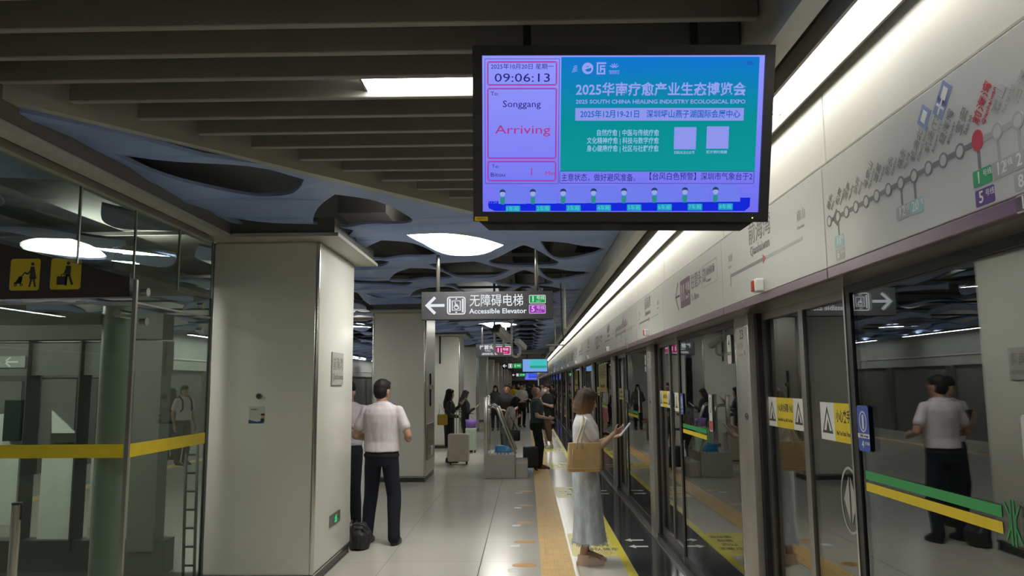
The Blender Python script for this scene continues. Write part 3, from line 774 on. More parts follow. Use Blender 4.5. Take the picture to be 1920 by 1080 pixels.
# fittings on the steel side of the second pillar
Y2 = 6.6 + 6.82
t = thing('wall_bracket', 'thin dark vertical fitting with bright clamp on the second pillar side', 'fitting', (-1.757, Y2 + .55, 1.6))
MB().tube([(-1.745, Y2 + .55, 1.28), (-1.745, Y2 + .55, 1.86)], .016).build('rod', M_dark, t, True)
MB().bbox((-1.757, Y2 + .50, 1.575), (-1.70, Y2 + .60, 1.66), .01).build('clamp', M_steel, t)
t = thing('wall_cabinet', 'steel wall box with white switch at the foot of the second pillar', 'cabinet', (-1.757, Y2 + .55, .3))
MB().bbox((-1.757, Y2 + .10, .36), (-1.73, Y2 + 1.0, .98), .006).build('box', M_steel_d, t); MB().bbox((-1.73, Y2 + .40, .42), (-1.70, Y2 + .62, .58), .008).build('switch', M_white, t)
t = thing('wall_conduit', 'thin dark conduit hanging on the third pillar front', 'conduit', (-2.4, 20.2, 2.4))
MB().tube([(-2.28, 20.23, 2.92), (-2.28, 20.23, 2.2)], .02).build('pipe', M_dark, t, True)

# ================================================================== HANGING SIGNS
M_signp = mat('charcoal_sign', (.028, .029, .033), .6, spec=.3)
E_w = emit('sign_white', (.80, .82, .86), 1.0); E_g = emit('sign_green', (.012, .33, .075), 1.0); E_v = emit('sign_violet', (.30, .035, .42), 1.0); E_m = emit('sign_magenta', (.42, .02, .13), 1.0)
E_vw = emit('sign_violet_rim', (.75, .55, .85), 1.0)
def sign_box(label, y, x0, x1, z0, z1, rods, dep=.10):
    t = thing('hanging_sign', label, 'hanging sign', ((x0+x1)/2, y, z1))
    MB().bbox((x0, y, z0), (x1, y + dep, z1), .004, 1).build('panel', M_signp, t)
    for rx in rods: MB().tube([(rx, y + dep/2, z1), (rx, y + dep/2, 3.35)], .022).build('pole', M_steel_d, t, True)
    return t, Fr((0, y - .0005, 0), (1, 0, 0), (0, 0, 1))
def sarrow(f, t, x, z, s, m):
    g = MB(); g.stroke(f, [(x + .42*s, z + .42*s), (x, z), (x + .42*s, z - .42*s)], .17*s, 0, .001); g.stroke(f, [(x + .1*s, z), (x + .95*s, z)], .17*s, 0, .001); g.build('arrow', m, t)
YS = 8.3
def sp_(px, py): q = ay(px, py, YS); return (q.x, q.z)
t, f = sign_box('dark hanging sign with left arrow and lift pictogram for the accessible elevator', YS, -1.142, .292, 2.368, 2.672, (-.965, .115))
a = sp_(798, 573); sarrow(f, t, a[0] + .015, a[1], .185, E_w)
a = sp_(838, 590); b = sp_(873, 556); W_, H_ = b[0]-a[0], b[1]-a[1]
P = lambda x, y_: (a[0] + W_*x, a[1] + H_*y_)
g = MB(); g.band(f, rr(a[0], a[1], b[0], b[1], .03), rr(a[0] + .012, a[1] + .012, b[0] - .012, b[1] - .012, .022))
for x0_, x1_ in ((.10, .20), (.80, .90)): g.poly(f, [P(x0_, .12), P(x1_, .12), P(x1_, .88), P(x0_, .88)])
g.band(f, [P(.26, .22), P(.74, .22), P(.74, .78), P(.26, .78)], [P(.31, .26), P(.69, .26), P(.69, .74), P(.31, .74)])
g.poly(f, [P(.43, .84), P(.57, .84), P(.5, .93)]); g.poly(f, [P(.43, .16), P(.57, .16), P(.5, .07)])
g.band(f, [P(.5 + .14*math.cos(k*PI/8), .41 + .13*math.sin(k*PI/8)) for k in range(16)], [P(.5 + .095*math.cos(k*PI/8), .41 + .088*math.sin(k*PI/8)) for k in range(16)])
g.poly(f, [P(*q_) for q_ in disc(.44, .68, .035, .035, 10)]); g.stroke(f, [P(.45, .63), P(.47, .47), P(.58, .46), P(.63, .34)], .011); g.stroke(f, [P(.46, .57), P(.56, .56)], .008)
g.build('lift_pictogram', E_w, t)
a = sp_(880, 566); b = sp_(985, 566)
text(t, f, a[0], a[1] + .004, .142, '无障碍电梯', E_w, wide=(b[0]-a[0]) / (.142 * 5.0) * .97, bold=.005)
a = sp_(880, 584); text(t, f, a[0], a[1], .076, 'Accessible Elevator', E_w, wide=1.04, bold=.022)
for (p0, p1, m_, rim, n_) in (((992, 569), (1023, 553), E_g, E_w, '1'), ((992, 588), (1023, 571), E_v, E_vw, '5')):
    a, b = sp_(*p0), sp_(*p1)
    MB().poly(f, rr(a[0], a[1], b[0], b[1], .012, 3)).build('line_badge', m_, t)
    MB().band(f, rr(a[0], a[1], b[0], b[1], .012, 3), rr(a[0] + .006, a[1] + .006, b[0] - .006, b[1] - .006, .008, 3), .001, .002).build('badge_rim', rim, t)
    text(t, f, a[0] + .022, (a[1]+b[1])/2, .085, n_, E_w if n_ == '1' else E_vw, bold=.015, z=.002); text(t, f, a[0] + .078, (a[1]+b[1])/2 + .012, .045, '号线', E_w if n_ == '1' else E_vw, z=.002)
    text(t, f, a[0] + .078, (a[1]+b[1])/2 - .022, .022, 'Line ' + n_, E_w if n_ == '1' else E_vw, z=.002)
# sign towards Bitou
YS = 18.8
a, b = sp_(892, 669), sp_(960, 645)
t, f = sign_box('dark hanging sign with magenta line badge, behind the surveillance cameras', YS, a[0], b[0], a[1], b[1], (a[0] + .15, b[0] - .15))
q = sp_(899, 652); text(t, f, q[0], q[1], .115, '往碧头', E_w, bold=.015); q = sp_(909, 658); text(t, f, q[0], q[1], .04, 'To Bitou', E_w, bold=.02)
q = sp_(903, 664); text(t, f, q[0], q[1], .062, '(途经机场)', E_w, bold=.01)
a, b = sp_(928, 665), sp_(957, 649)
MB().poly(f, rr(a[0], a[1], b[0], b[1], .015, 3)).build('line_badge', E_m, t)
MB().band(f, rr(a[0], a[1], b[0], b[1], .015, 3), rr(a[0] + .012, a[1] + .012, b[0] - .012, b[1] - .012, .01, 3), .001, .002).build('badge_rim', E_w, t)
text(t, f, a[0] + .04, (a[1]+b[1])/2, .15, '11', E_w, z=.002, bold=.015); text(t, f, a[0] + .19, (a[1]+b[1])/2 + .02, .07, '号线', E_w, z=.002, bold=.01); text(t, f, a[0] + .19, (a[1]+b[1])/2 - .05, .04, 'Line 11', E_w, z=.002)
for YS, (p0, p1), lab in ((35., ((942, 692), (979, 680)), 'small dark hanging sign with arrow and green badge, left of the second screen'), (58., ((960, 707), (986, 699)), 'farthest dark hanging sign with arrow and green badge')):
    a, b = sp_(*p0), sp_(*p1); h = b[1] - a[1]; wd = b[0] - a[0]
    t, f = sign_box(lab, YS, a[0], b[0], a[1], b[1], (a[0] + .2, b[0] - .2))
    sarrow(f, t, a[0] + wd*.04, (a[1]+b[1])/2, h*.55, E_w)
    MB().band(f, rr(a[0] + wd*.30, a[1] + h*.15, a[0] + wd*.50, b[1] - h*.15, .02, 3), rr(a[0] + wd*.32, a[1] + h*.2, a[0] + wd*.48, b[1] - h*.2, .02, 3)).poly(f, rr(a[0] + wd*.36, a[1] + h*.25, a[0] + wd*.44, b[1] - h*.25, .01, 2)).build('lift_pictogram', E_w, t)
    MB().poly(f, rr(a[0] + wd*.55, a[1] + h*.12, a[0] + wd*.97, b[1] - h*.12, .02, 3)).build('line_badge', E_g, t)
    text(t, f, a[0] + wd*.60, (a[1]+b[1])/2, h*.6, '1', E_w, z=.002, bold=.02); text(t, f, a[0] + wd*.72, (a[1]+b[1])/2, h*.3, '号线', E_w, z=.002, bold=.01)

# ================================================================== SCREENS
def screen_grad(name, stops, horiz=False):
    m = bpy.data.materials.new(name); m.use_nodes = True; nt = m.node_tree; nt.nodes.remove(nt.nodes['Principled BSDF'])
    tc = nt.nodes.new('ShaderNodeTexCoord'); sep = nt.nodes.new('ShaderNodeSeparateXYZ'); nt.links.new(tc.outputs['Generated'], sep.inputs[0])
    r = nt.nodes.new('ShaderNodeValToRGB')
    e0 = r.color_ramp.elements
    for i, (p, c) in enumerate(stops):
        el = e0[i] if i < 2 else e0.new(p)
        el.position = p; el.color = (*c, 1)
    n = nt.nodes.new('ShaderNodeTexNoise'); n.inputs['Scale'].default_value = 3; nt.links.new(tc.outputs['Generated'], n.inputs['Vector'])
    ma = nt.nodes.new('ShaderNodeMath'); ma.operation = 'MULTIPLY_ADD'; ma.inputs[1].default_value = .25; nt.links.new(n.outputs['Fac'], ma.inputs[0])
    sub = nt.nodes.new('ShaderNodeMath'); sub.operation = 'SUBTRACT'; sub.inputs[1].default_value = .125
    nt.links.new(sep.outputs['X' if horiz else 'Z'], ma.inputs[2]); nt.links.new(ma.outputs[0], sub.inputs[0]); nt.links.new(sub.outputs[0], r.inputs[0])
    e = nt.nodes.new('ShaderNodeEmission'); nt.links.new(r.outputs[0], e.inputs[0]); nt.links.new(e.outputs[0], nt.nodes['Material Output'].inputs[0])
    MATS[name] = m; return m
S_lav = screen_grad('screen_lavender', [(0, sr(112, 112, 238)), (1, sr(146, 152, 252))])
S_teal = screen_grad('screen_teal', [(0, sr(16, 148, 150)), (.45, sr(10, 140, 148)), (1, sr(18, 118, 205))])
S_blue = emit('screen_blue', sr(20, 40, 215)); S_navy = emit('screen_navy', sr(38, 36, 120)); S_red = emit('screen_red', sr(196, 50, 150))
S_pink = emit('screen_pink', sr(190, 130, 250)); S_title = emit('screen_title', sr(150, 160, 240)); S_bar = emit('screen_bar', sr(140, 150, 235)); S_tealtx = emit('screen_teal_text', sr(30, 95, 190))
S_badge = emit('screen_badge', sr(30, 150, 195)); S_badget = emit('screen_badge_text', sr(90, 205, 215)); S_skin = emit('screen_skin', sr(150, 170, 225)); S_hair = emit('screen_hair', sr(45, 60, 110)); S_green = emit('screen_green', sr(45, 140, 140))
S_pale = emit('screen_pale', sr(110, 125, 235)); S_panel = emit('screen_white_text', sr(160, 195, 245)); S_mred = emit('screen_deep_red', sr(175, 55, 130))
YT, YB = 2.75, 2.918
TL, TR = ay(882, 88, YT), ay(1449, 83, YT); BL, BR = ay(888, 413, YB), ay(1438, 418, YB)
def big_screen():
    o = (BL + BR) / 2; up = ((TL + TR) / 2 - o); H_ = up.length; W_ = ((TR - TL).length + (BR - BL).length) / 2
    u = ((TR - TL) + (BR - BL)).normalized(); v = (up - u * up.dot(u)).normalized()
    t = thing('information_display', 'large hanging screen showing arrival time and a teal expo advert', 'display', tuple(o + v * H_))
    F0 = Fr(o - u * W_ / 2, u, v)       # lower-left outer corner
    bw, bb = .036, .060; x0, x1, y0, y1 = bw, W_ - bw, bb * .62, H_ - .036
    ol = [(0, 0), (W_, 0), (W_, H_), (0, H_)]
    il = [(x0, y0), (x1, y0), (x1, y1), (x0, y1)]
    MB().band(F0, ol, il, -.02, .012).poly(F0, ol, -.075, -.021).build('casing', M_black, t)
    MB().poly(F0, [(.06, -.035), (W_ - .10, -.035), (W_ - .05, 0), (.02, 0)], -.07, -.004).build('speaker_bar', mat('bar_black', (.03, .03, .034), .4), t)
    g = MB()
    for a_, b_ in ((.12, .16), (.24, .50), (.56, .78)): g.poly(F0, [(a_, -.03), (b_, -.03), (b_, -.012), (a_, -.012)], -.004, -.001)
    g.build('vent', M_dark, t)
    MB().poly(F0, [(.006, .002), (.056, .002), (.056, .018), (.006, .018)], .012, .0135).build('yellow_tag', M_yel, t)
    text(t, F0, .010, .010, .008, '设备编号 0211', M_ink, z=.0138)
    MB().poly(F0, disc(W_ - .06, .016, .003), .012, .0135).build('power_light', emit('power_lamp', (.9, .9, .3), 1), t)
    sw, sh = x1 - x0, y1 - y0
    S = Fr(F0.p(x0, y0, 0), u, v)
    X = lambda px: (px - 62) / (1610 - 62) * sw
    Y_ = lambda py: sh - (py - 72) / (945 - 72) * sh
    def rect(x_0, y_0, x_1, y_1, m_, n_, z0=.0, z1=.0006, r=0):
        pts = [(X(x_0), Y_(y_1)), (X(x_1), Y_(y_1)), (X(x_1), Y_(y_0)), (X(x_0), Y_(y_0))] if not r else rr(X(x_0), Y_(y_1), X(x_1), Y_(y_0), r, 3)
        MB().poly(S, pts, z0, z1).build(n_, m_, t)
    def frame(x_0, y_0, x_1, y_1, m_, wd, z=.0008, r=.008):
        a_ = (X(x_0), Y_(y_1), X(x_1), Y_(y_0)); MB().band(S, rr(*a_, r, 3), rr(a_[0]+wd, a_[1]+wd, a_[2]-wd, a_[3]-wd, max(r-wd, .001), 3), .0, z).build('frame_line', m_, t)
    def tx(px, py, hpx, s_, m_, w_=None, al='LEFT', bold=0.0):
        size = hpx / (945 - 72) * sh * 1.28
        o_ = text(t, S, 0, 0, size, s_, m_, align='LEFT', bold=bold, z=.0015)
        # fit to the measured width
        inv = (S.m()).inverted() @ wmat(t)
        xs_ = [(inv @ v_.co).x for v_ in o_.data.vertices]
        cur = max(xs_) - min(xs_); k_ = (w_ / (1610 - 62) * sw / cur) if w_ else 1
        A = S.m() @ Matrix.Translation((X(px), Y_(py), 0)) @ Matrix.Diagonal((k_, 1, 1, 1)) @ Matrix.Translation((-min(xs_), 0, 0)) @ S.m().inverted()
        o_.data.transform(wmat(t).inverted() @ A @ wmat(t))
    MB().poly(S, [(0, 0), (sw, 0), (sw, sh), (0, sh)], -.004, 0).build('screen', S_lav, t)
    rect(498, 80, 1582, 715, S_teal, 'advert', 0, .0006)
    frame(76, 88, 488, 785, S_navy, .0015, r=.002)
    for y_0, y_1 in ((102, 236), (248, 645), (655, 772)):
        frame(88, y_0, 476, y_1, S_red, .0035); frame(94, y_0 + 6, 470, y_1 - 6, S_navy, .0012, .0009)
    tx(110, 133, 26, '2025年10月20日 星期一', S_navy, 345); tx(130, 195, 52, '09:06:13', S_navy, 306)
    tx(108, 281, 24, 'To:', S_navy, 44); tx(176, 339, 40, 'Songgang', S_navy, 210); tx(132, 482, 54, 'Arriving', S_mred, 308)
    tx(114, 687, 22, 'To:', S_navy, 40); tx(108, 735, 26, 'Bitou', S_navy, 80); tx(334, 719, 46, '1', S_mred); tx(414, 726, 26, 'Min', S_mred, 52)
    frame(494, 712, 1580, 783, S_navy, .0015, r=.004)
    tx(504, 752, 36, '主意状态，做好避风准备。', S_navy, 415); tx(998, 745, 36, '【台风白色预警】深圳市气象台于2', S_navy, 572)
    tx(580, 262, 60, '2025华南疗愈产业生态博览会', S_title, 935, bold=.018); tx(580, 326, 24, '2025 SOUTH CHINA HEALING INDUSTRY ECOLOGICAL EXPO', S_title, 934, bold=.015)
    rect(578, 360, 1508, 430, S_bar, 'date_bar', .0006, .0011)
    tx(606, 396, 36, '2025年12月19-21日   深圳坪山燕子湖国际会展中心', S_tealtx, 882, bold=.012)
    for i, s_ in enumerate((('自然疗愈 | 中医与传统疗愈', 700, 344), ('文化精神疗愈 | 科技与数字疗愈', 644, 400), ('身心健康疗愈 | 社区与社群疗愈', 644, 400))):
        tx(s_[1], 500 + 44*i, 30, s_[0], S_panel, s_[2], bold=.006)
    rect(1128, 466, 1250, 590, S_bar, 'caption_tile', .0006, .0011); rect(1308, 462, 1430, 586, S_bar, 'caption_tile', .0006, .0011)
    tx(1130, 609, 15, '扫码关注公众号', S_panel, 114); tx(1308, 606, 15, '官方预约观展', S_panel, 116)
    # the four emblems in the advert's corner and its muted-sound mark
    g = MB(); c = (X(643), Y_(142)); R1 = 31 / 1548 * sw
    g.band(S, disc(c[0], c[1], R1), disc(c[0] + R1*.12, c[1] - R1*.1, R1*.55, R1*.5), .0006, .0012); g.stroke(S, [(c[0] - R1*.3, c[1]), (c[0] + R1*.8, c[1] + R1*.35)], R1*.3, .0006, .0012)
    c = (X(717), Y_(142)); g.stroke(S, [(c[0] + R1*.75, c[1] + R1*.9), (c[0] - R1*.65, c[1] + R1*.9), (c[0] - R1*.65, c[1] - R1*.9), (c[0] + R1*.6, c[1] - R1*.9), (c[0] + R1*.6, c[1] - R1*.1), (c[0], c[1] - R1*.1)], R1*.28, .0006, .0012)
    g.stroke(S, [(c[0] + R1*.05, c[1] + R1*.4), (c[0] + R1*.6, c[1] + R1*.4)], R1*.25, .0006, .0012); g.stroke(S, [(c[0] - R1*.1, c[1] + R1*.4), (c[0] - R1*.1, c[1] - R1*.5)], R1*.25, .0006, .0012)
    c = (X(789), Y_(135))
    for a_ in (30, 60, 90, 120, 150): g.stroke(S, [(c[0] + R1*.25*math.cos(math.radians(a_)), c[1] - R1*.2 + R1*.25*math.sin(math.radians(a_))), (c[0] + R1*.8*math.cos(math.radians(a_)), c[1] - R1*.2 + R1*.8*math.sin(math.radians(a_)))], R1*.14, .0006, .0012)
    g.stroke(S, [(c[0] - R1*.9, c[1] - R1*.65), (c[0] + R1*.9, c[1] - R1*.65)], R1*.1, .0006, .0012)
    c = (X(571), Y_(142)); 
    for k in range(4): g.stroke(S, [(c[0] - R1*.4 + R1*.1*k, c[1] - R1*.6 + R1*.3*k), (c[0] + R1*.4, c[1] - R1*.4 + R1*.3*k)], R1*.12, .0006, .0012)
    g.build('emblem', S_title, t)
    tx(762, 168, 12, '深圳坪山', S_title, 54)
    rect(1514, 104, 1546, 124, S_tealtx, 'sound_mark', .0006, .0011)
    # footer: eight carriages, each with a small standing figure
    MB().poly(S, [(X(92), Y_(905)), (X(96), Y_(925)), (X(130), Y_(941)), (X(1535), Y_(938)), (X(1562), Y_(915)), (X(1564), Y_(862)), (X(1508), Y_(862)), (X(1508), Y_(885)), (X(150), Y_(900)), (X(150), Y_(885)), (X(96), Y_(885))], 0, .0006).build('footer_band', S_blue, t)
    for k in range(8):
        xx = 174 + k * 170.6; dy = -2.2 * k
        rect(xx - 24, 800 + dy, xx + 134, 900 + dy, S_pale, 'carriage_tile', .0006, .0009)
        rect(xx + 18, 910 + dy, xx + 100, 948 + dy, S_badge, 'carriage_badge', .0006, .0009, .003)
        tx(xx + 24, 930 + dy, 24, '%d车厢' % (k + 1), S_badget, 68)
        P_ = lambda ddx, py: (X(xx + ddx), Y_(py + dy))
        u_ = sw / 1548
        MB().poly(S, [P_(-13, 862), P_(13, 862), P_(14, 885), P_(8, 904), P_(-8, 904), P_(-14, 885)], .0009, .0013).build('figure_clothes', S_green, t)
        MB().poly(S, disc(*P_(0, 842), 15*u_, 17*u_, 14), .0009, .0014).build('figure_face', S_skin, t)
        MB().poly(S, [P_(-18, 838), P_(-14, 822), P_(0, 816), P_(14, 822), P_(18, 838), P_(8, 832), P_(-8, 832)], .0014, .0018).build('figure_hair', S_hair, t)
    tx(100, 893, 14, '11:34', S_pale, 42)
    for xx in (988, 1300):
        q = ay(xx, 60, 2.97)
        MB().bbox((q.x - .016, 2.955, 2.62), (q.x + .016, 2.987, 3.34), .004, 1).build('hanging_pole', M_dark, t)
    MB().box((.08, 2.93, 2.62), (.66, 2.985, 2.70)).build('mount_plate', M_dark, t)
    return t
big_screen()
for YS, (p0, p1), lab, cols in ((36., ((979, 699), (1027, 672)), 'second hanging screen down the platform, showing teal and pale blue', ((.62, sr(70, 190, 190)), (0, sr(120, 165, 225)), sr(40, 160, 140))),
                                (66., ((983.5, 713), (1007, 699)), 'farthest small hanging screen, showing blue and violet', ((.4, sr(60, 90, 230)), (0, sr(110, 110, 240)), sr(50, 70, 200)))):
    a, b = sp_(*p0), sp_(*p1); wd, h = b[0]-a[0], b[1]-a[1]
    t = thing('information_display', lab, 'display', ((a[0]+b[0])/2, YS, b[1])); f = Fr((a[0], YS, a[1]), (1, 0, 0), (0, 0, 1))
    MB().poly(f, [(0, 0), (wd, 0), (wd, h), (0, h)], -.08, 0).build('casing', M_black, t)
    MB().poly(f, [(.03, .05), (wd - .03, .05), (wd - .03, h - .03), (.03, h - .03)], 0, .003).build('screen', emit('far_screen%d' % YS, cols[1][1]), t)
    MB().poly(f, [(wd*.3, h*.32), (wd - .05, h*.32), (wd - .05, h - .05), (wd*.3, h - .05)], .003, .005).build('advert', emit('far_teal%d' % YS, cols[0][1]), t)
    MB().poly(f, [(wd*.3, h*.32), (wd - .05, h*.32), (wd - .05, h*.5), (wd*.3, h*.5)], .005, .006).build('advert_band', emit('far_band%d' % YS, cols[2]), t)
    for xx in (wd*.2, wd*.8): MB().tube([f.p(xx, h, -.05), (f.p(xx, 0).x, YS + .05, 3.3)], .03).build('hanging_pole', M_dark, t)

# ================================================================== CAMERAS ON POLES
M_cctv = mat('cctv_grey', (.45, .45, .43), .4)
YS = 12.0
q0, q1 = sp_(927, 606), sp_(927, 658)
t = thing('camera_pole', 'white ceiling pole carrying the box camera, crossing in front of the magenta badge', 'camera pole', (q0[0], YS, 3.1), 'camera poles')
MB().tube([(q0[0], YS, 3.3), (q0[0], YS, q1[1] + .03), (q0[0] + .01, YS, q1[1]), (q0[0] + .06, YS, q1[1] - .05), (q0[0] + .14, YS, q1[1] - .045)], .019).build('pole', M_cctv, t, True)
c = sp_(946, 628)
t = thing('surveillance_camera', 'large grey box camera with dark front on a pole below the elevator sign', 'surveillance camera', (c[0], YS, c[1]))
R1 = Matrix.Rotation(math.radians(-35), 4, 'Z') @ Matrix.Rotation(math.radians(-28), 4, 'X')
def mbt(g, M_): g.bm.transform(M_); return g
mbt(MB().bbox((-.06, -.18, -.055), (.06, .18, .055), .01), Matrix.Translation((c[0] - .02, YS, c[1] + .01)) @ R1).build('housing', M_cctv, t)
mbt(MB().bbox((-.07, -.16, -.07), (.07, -.12, .07), .01), Matrix.Translation((c[0] - .05, YS - .02, c[1] + .03)) @ R1).build('front', M_black, t)
MB().tube([(c[0] - .02, YS, c[1] - .03), (c[0] - .015, YS, c[1] - .20)], .02).build('mount', M_cctv, t, True)
q0, q1 = sp_(959, 606), sp_(966, 671)
t = thing('camera_pole', 'white ceiling pole with a hooked lower end like a letter J', 'camera pole', (q0[0], YS, 3.1), 'camera poles')
hook = [(q0[0], YS, 3.3), (q0[0], YS, q1[1] + .10)] + [(q0[0] + .065 - .065*math.cos(a_), YS, q1[1] + .08 - .065*math.sin(a_)) for a_ in [k*PI/8 for k in range(1, 9)]] + [(q0[0] + .13, YS, q1[1] + .14)]
MB().tube(hook, .019).build('pole', M_cctv, t, True)
c = (q0[0] + .14, q1[1] + .21)
t = thing('surveillance_camera', 'small grey box camera on the hooked pole', 'surveillance camera', (c[0], YS, c[1]))
mbt(MB().bbox((-.045, -.12, -.04), (.045, .12, .04), .01), Matrix.Translation((c[0], YS, c[1])) @ R1).build('housing', M_cctv, t)
MB().tube([(c[0] - .01, YS, c[1] - .02), (c[0] - .01, YS, c[1] - .1)], .016).build('mount', M_cctv, t, True)
t = thing('antenna_bracket', 'thin white bracket with small box camera beside the strip lights', 'bracket', (.5, 15, 2.5))
YS = 15.; a, b = sp_(1024, 647), sp_(1058, 647)
MB().tube([(a[0], YS, a[1]), (b[0], YS, b[1])], .015).tube([((a[0]+b[0])/2, YS, a[1]), ((a[0]+b[0])/2, YS, 3.06)], .012).build('arm', M_cctv, t)
MB().bbox((a[0] + .06, YS - .1, a[1] - .12), (a[0] + .16, YS + .1, a[1] - .03), .01).build('housing', M_cctv, t)
t = thing('ceiling_cable', 'thin dark cable hanging beside the strip lights', 'cable', (.6, 11, 3))
YS = 11.; a, b = sp_(1052, 600), sp_(1057, 640)
MB().tube([(a[0], YS, 3.25), (a[0] + .01, YS, a[1] - .1), (b[0], YS, b[1])], .008).build('cable', M_dark, t)
t = thing('ceiling_sensor', 'short white rod hanging from the ceiling beside the strip lights', 'sensor', (.75, 11, 2.9)); a, b = sp_(1059, 600), sp_(1059, 616)
MB().tube([(a[0], YS, 3.2), (b[0], YS, b[1])], .02).build('rod', M_white, t, True)
MB().ball((b[0], YS, b[1]), .024).build('tip', M_cctv, t, True)
# ================================================================== FLOOR MARKS
def floor_sheet(label, build, cat='floor marking', loc=(0, 0, 0), group=None):
    t = thing('floor_marking', label, cat, loc, group); struct(t); build(t); return t
FF = Fr((0, 0, 0), (1, 0, 0), (0, 1, 0)); M_mark_y = mat('floor_yellow', (.66, .58, .12), .3); M_mark_o = mat('floor_orange', (.60, .33, .10), .35); M_mark_w = mat('floor_white', (.72, .72, .70), .3)
def queue_sheet(y0, n):
    def b(t):
        MB().poly(FF, rr(.43, y0, .875, y0 + 1.15, .06, 4), 0, .0009).build('yellow_sheet', M_mark_y, t)
        R = Fr((.62, y0 + .55, 0), (1, 0, 0), (0, 1, 0))
        for k, s in enumerate(('请站在', '黄线', '以内', '排队候车')): text(t, R, .13, .36 - .2*k, .15, s, M_ink, align='CENTER', wide=.55, bold=.01)
        text(t, R, -.06, .1, .07, '先下后上', M_greyink, align='CENTER', wide=.6); text(t, R, -.06, -.05, .06, 'Stand back', M_greyink, align='CENTER', wide=.5)
        MB().band(FF, disc(.73, y0 + .15, .105, .085), disc(.73, y0 + .15, .085, .065), .001, .0018).poly(FF, disc(.73, y0 + .15, .06, .03), .001, .0018).build('orange_oval', M_mark_o, t)
    floor_sheet('yellow queueing sheet with printed words on the floor, ' + n, b, loc=(.65, y0 + .5, 0))
for i, y0 in enumerate((7.75, 11.6, 15.4, 19.2, 23)): queue_sheet(y0, ('beside the shoes of the woman in denim skirt', 'between woman and old man', 'beside the old man', 'past the old man', 'far along the platform')[i])
for i, y0 in enumerate((7.10, 8.15, 9.30, 10.6, 12.0)):
    def b(t, y0=y0):
        MB().poly(FF, disc(-.04, y0 + .3, .115, .085), 0, .0009).build('oval', M_mark_o, t)
        MB().poly(FF, rr(-.19, y0 + .04, -.09, y0 + .16, .02, 2), 0, .0009).build('white_tab', M_mark_w, t)
    floor_sheet('orange oval and white tab on the floor left of the tactile strip, %s from camera' % ORD[i], b, loc=(0, y0, 0))
i = 0
for base in (8.2, 12.0, 15.8):
    for d_, x in ((.0, 1.13), (.32, 1.13)):
        def b(t, yy=base + d_, x=x):
            MB().poly(FF, [(x - .10, yy), (x - .03, yy + .08), (x - .03, yy + .03), (x + .10, yy + .03), (x + .10, yy - .03), (x - .03, yy - .03), (x - .03, yy - .08)], 0, .0009).build('arrow', M_mark_w, t)
        floor_sheet('white arrow on the dark border before the screen doors, %s from the camera' % ORD[i], b, loc=(x, base + d_, 0)); i += 1

# ================================================================== STAIR BALUSTRADE WITH PLINTH
YB_ = 13.9
def bp(px, py, y=YB_): q = ay(px, py, y); return q
M_st2 = mat('plinth_steel', (.50, .49, .45), .33, .55, var=.06, scale=3, stretch=(1, 1, .1))
t = thing('stair_balustrade', 'stainless plinth with glass and bent handrails at the head of the stairs', 'balustrade', (-.5, 14.4, 0))
xa, xb, xc = bp(907, 890).x, bp(966, 890).x, bp(990, 890).x; z1, z2 = bp(930, 853).z, bp(975, 869).z
MB().bbox((xa, YB_, 0), (xb, YB_ + 1.1, z1), .01).build('plinth', M_st2, t)
MB().bbox((xb, YB_ + .03, 0), (xc, YB_ + 1.1, z2), .01).build('low_plinth', M_st2, t)
g = MB()
for k in range(8): g.box((xa + .06 + k*.065, YB_ + .03, z1), (xa + .10 + k*.065, YB_ + .5, z1 + .025))
g.build('ledge_stripes', M_white, t)
for yy in (YB_ + .05, YB_ + 1.0):
    MB().bbox((xa + .0, yy - .035, z1 - .05), (xa + .075, yy + .035, 1.44), .012).build('post', M_steel, t, True, .6)
    h0, h1, h2, h3 = bp(908, 764), bp(928, 764), bp(944, 795), bp(966, 852)
    MB().tube([(h0.x, yy, h0.z), (h1.x - .05, yy, h1.z + .01), (h1.x, yy, h1.z), (h1.x + .04, yy, h1.z - .03), (h2.x, yy, h2.z), (h3.x, yy, h3.z)], .026, 12).build('handrail', M_steel, t, True)
    MB().box((xa + .09, yy - .006, z1 + .0), (xb - .04, yy + .006, 1.0)).build('glass_pane', G_clear, t)
t = thing('blue_bag', 'bright blue plastic bag lying on the stainless plinth', 'bag', (xb - .25, YB_ + .3, z1 + .03))
b0, b1 = bp(926, 847), bp(958, 838)
g = MB(); g.loft([((b0.x + .16, YB_ + .25, z1 + .027), .16, .12), ((b0.x + .17, YB_ + .25, z1 + .07), .155, .11), ((b0.x + .13, YB_ + .25, z1 + .13), .12, .07), ((b0.x + .10, YB_ + .25, z1 + .15), .07, .03)], 14)
g.build('sack', mat('blue_plastic', (.03, .36, .85), .35), t, True)

# ================================================================== LIFT ENCLOSURE AT LEFT
GX, GY = -2.70, 5.23
t = thing('lift_enclosure', 'glass lift enclosure with steel corner column and yellow band, left of the pillar', 'lift enclosure', (-4, 5.8, 0))
MB().box((GX - .012, GY + .012, .02), (GX, 6.52, 2.245)).build('glass_pane', G_lift, t)
MB().box((-4.62, GY, .02), (GX - .014, GY + .012, 2.245)).build('glass_pane', G_lift, t)
MB().box((-6.2, GY, .02), (-4.64, GY + .012, 2.245)).build('glass_pane', G_lift, t)
MB().box((GX - .012, GY + .0, 2.26), (GX, 6.52, 2.40)).build('glass_pane', G_lift, t)
MB().box((GX - .02, GY - .008, .0), (GX + .006, GY + .018, 2.41)).build('corner_edge', M_steel, t)
MB().box((GX - .014, 6.49, .0), (GX + .006, 6.53, 2.42)).build('corner_edge', mat('dark_green_edge', (.02, .035, .028), .3), t)
MB().box((GX - .016, GY + .012, 2.246), (GX + .004, 6.52, 2.259)).build('seam', M_cctv, t)
MB().box((-6.2, GY - .004, 2.246), (GX - .01, GY + .016, 2.259)).build('seam', M_cctv, t)
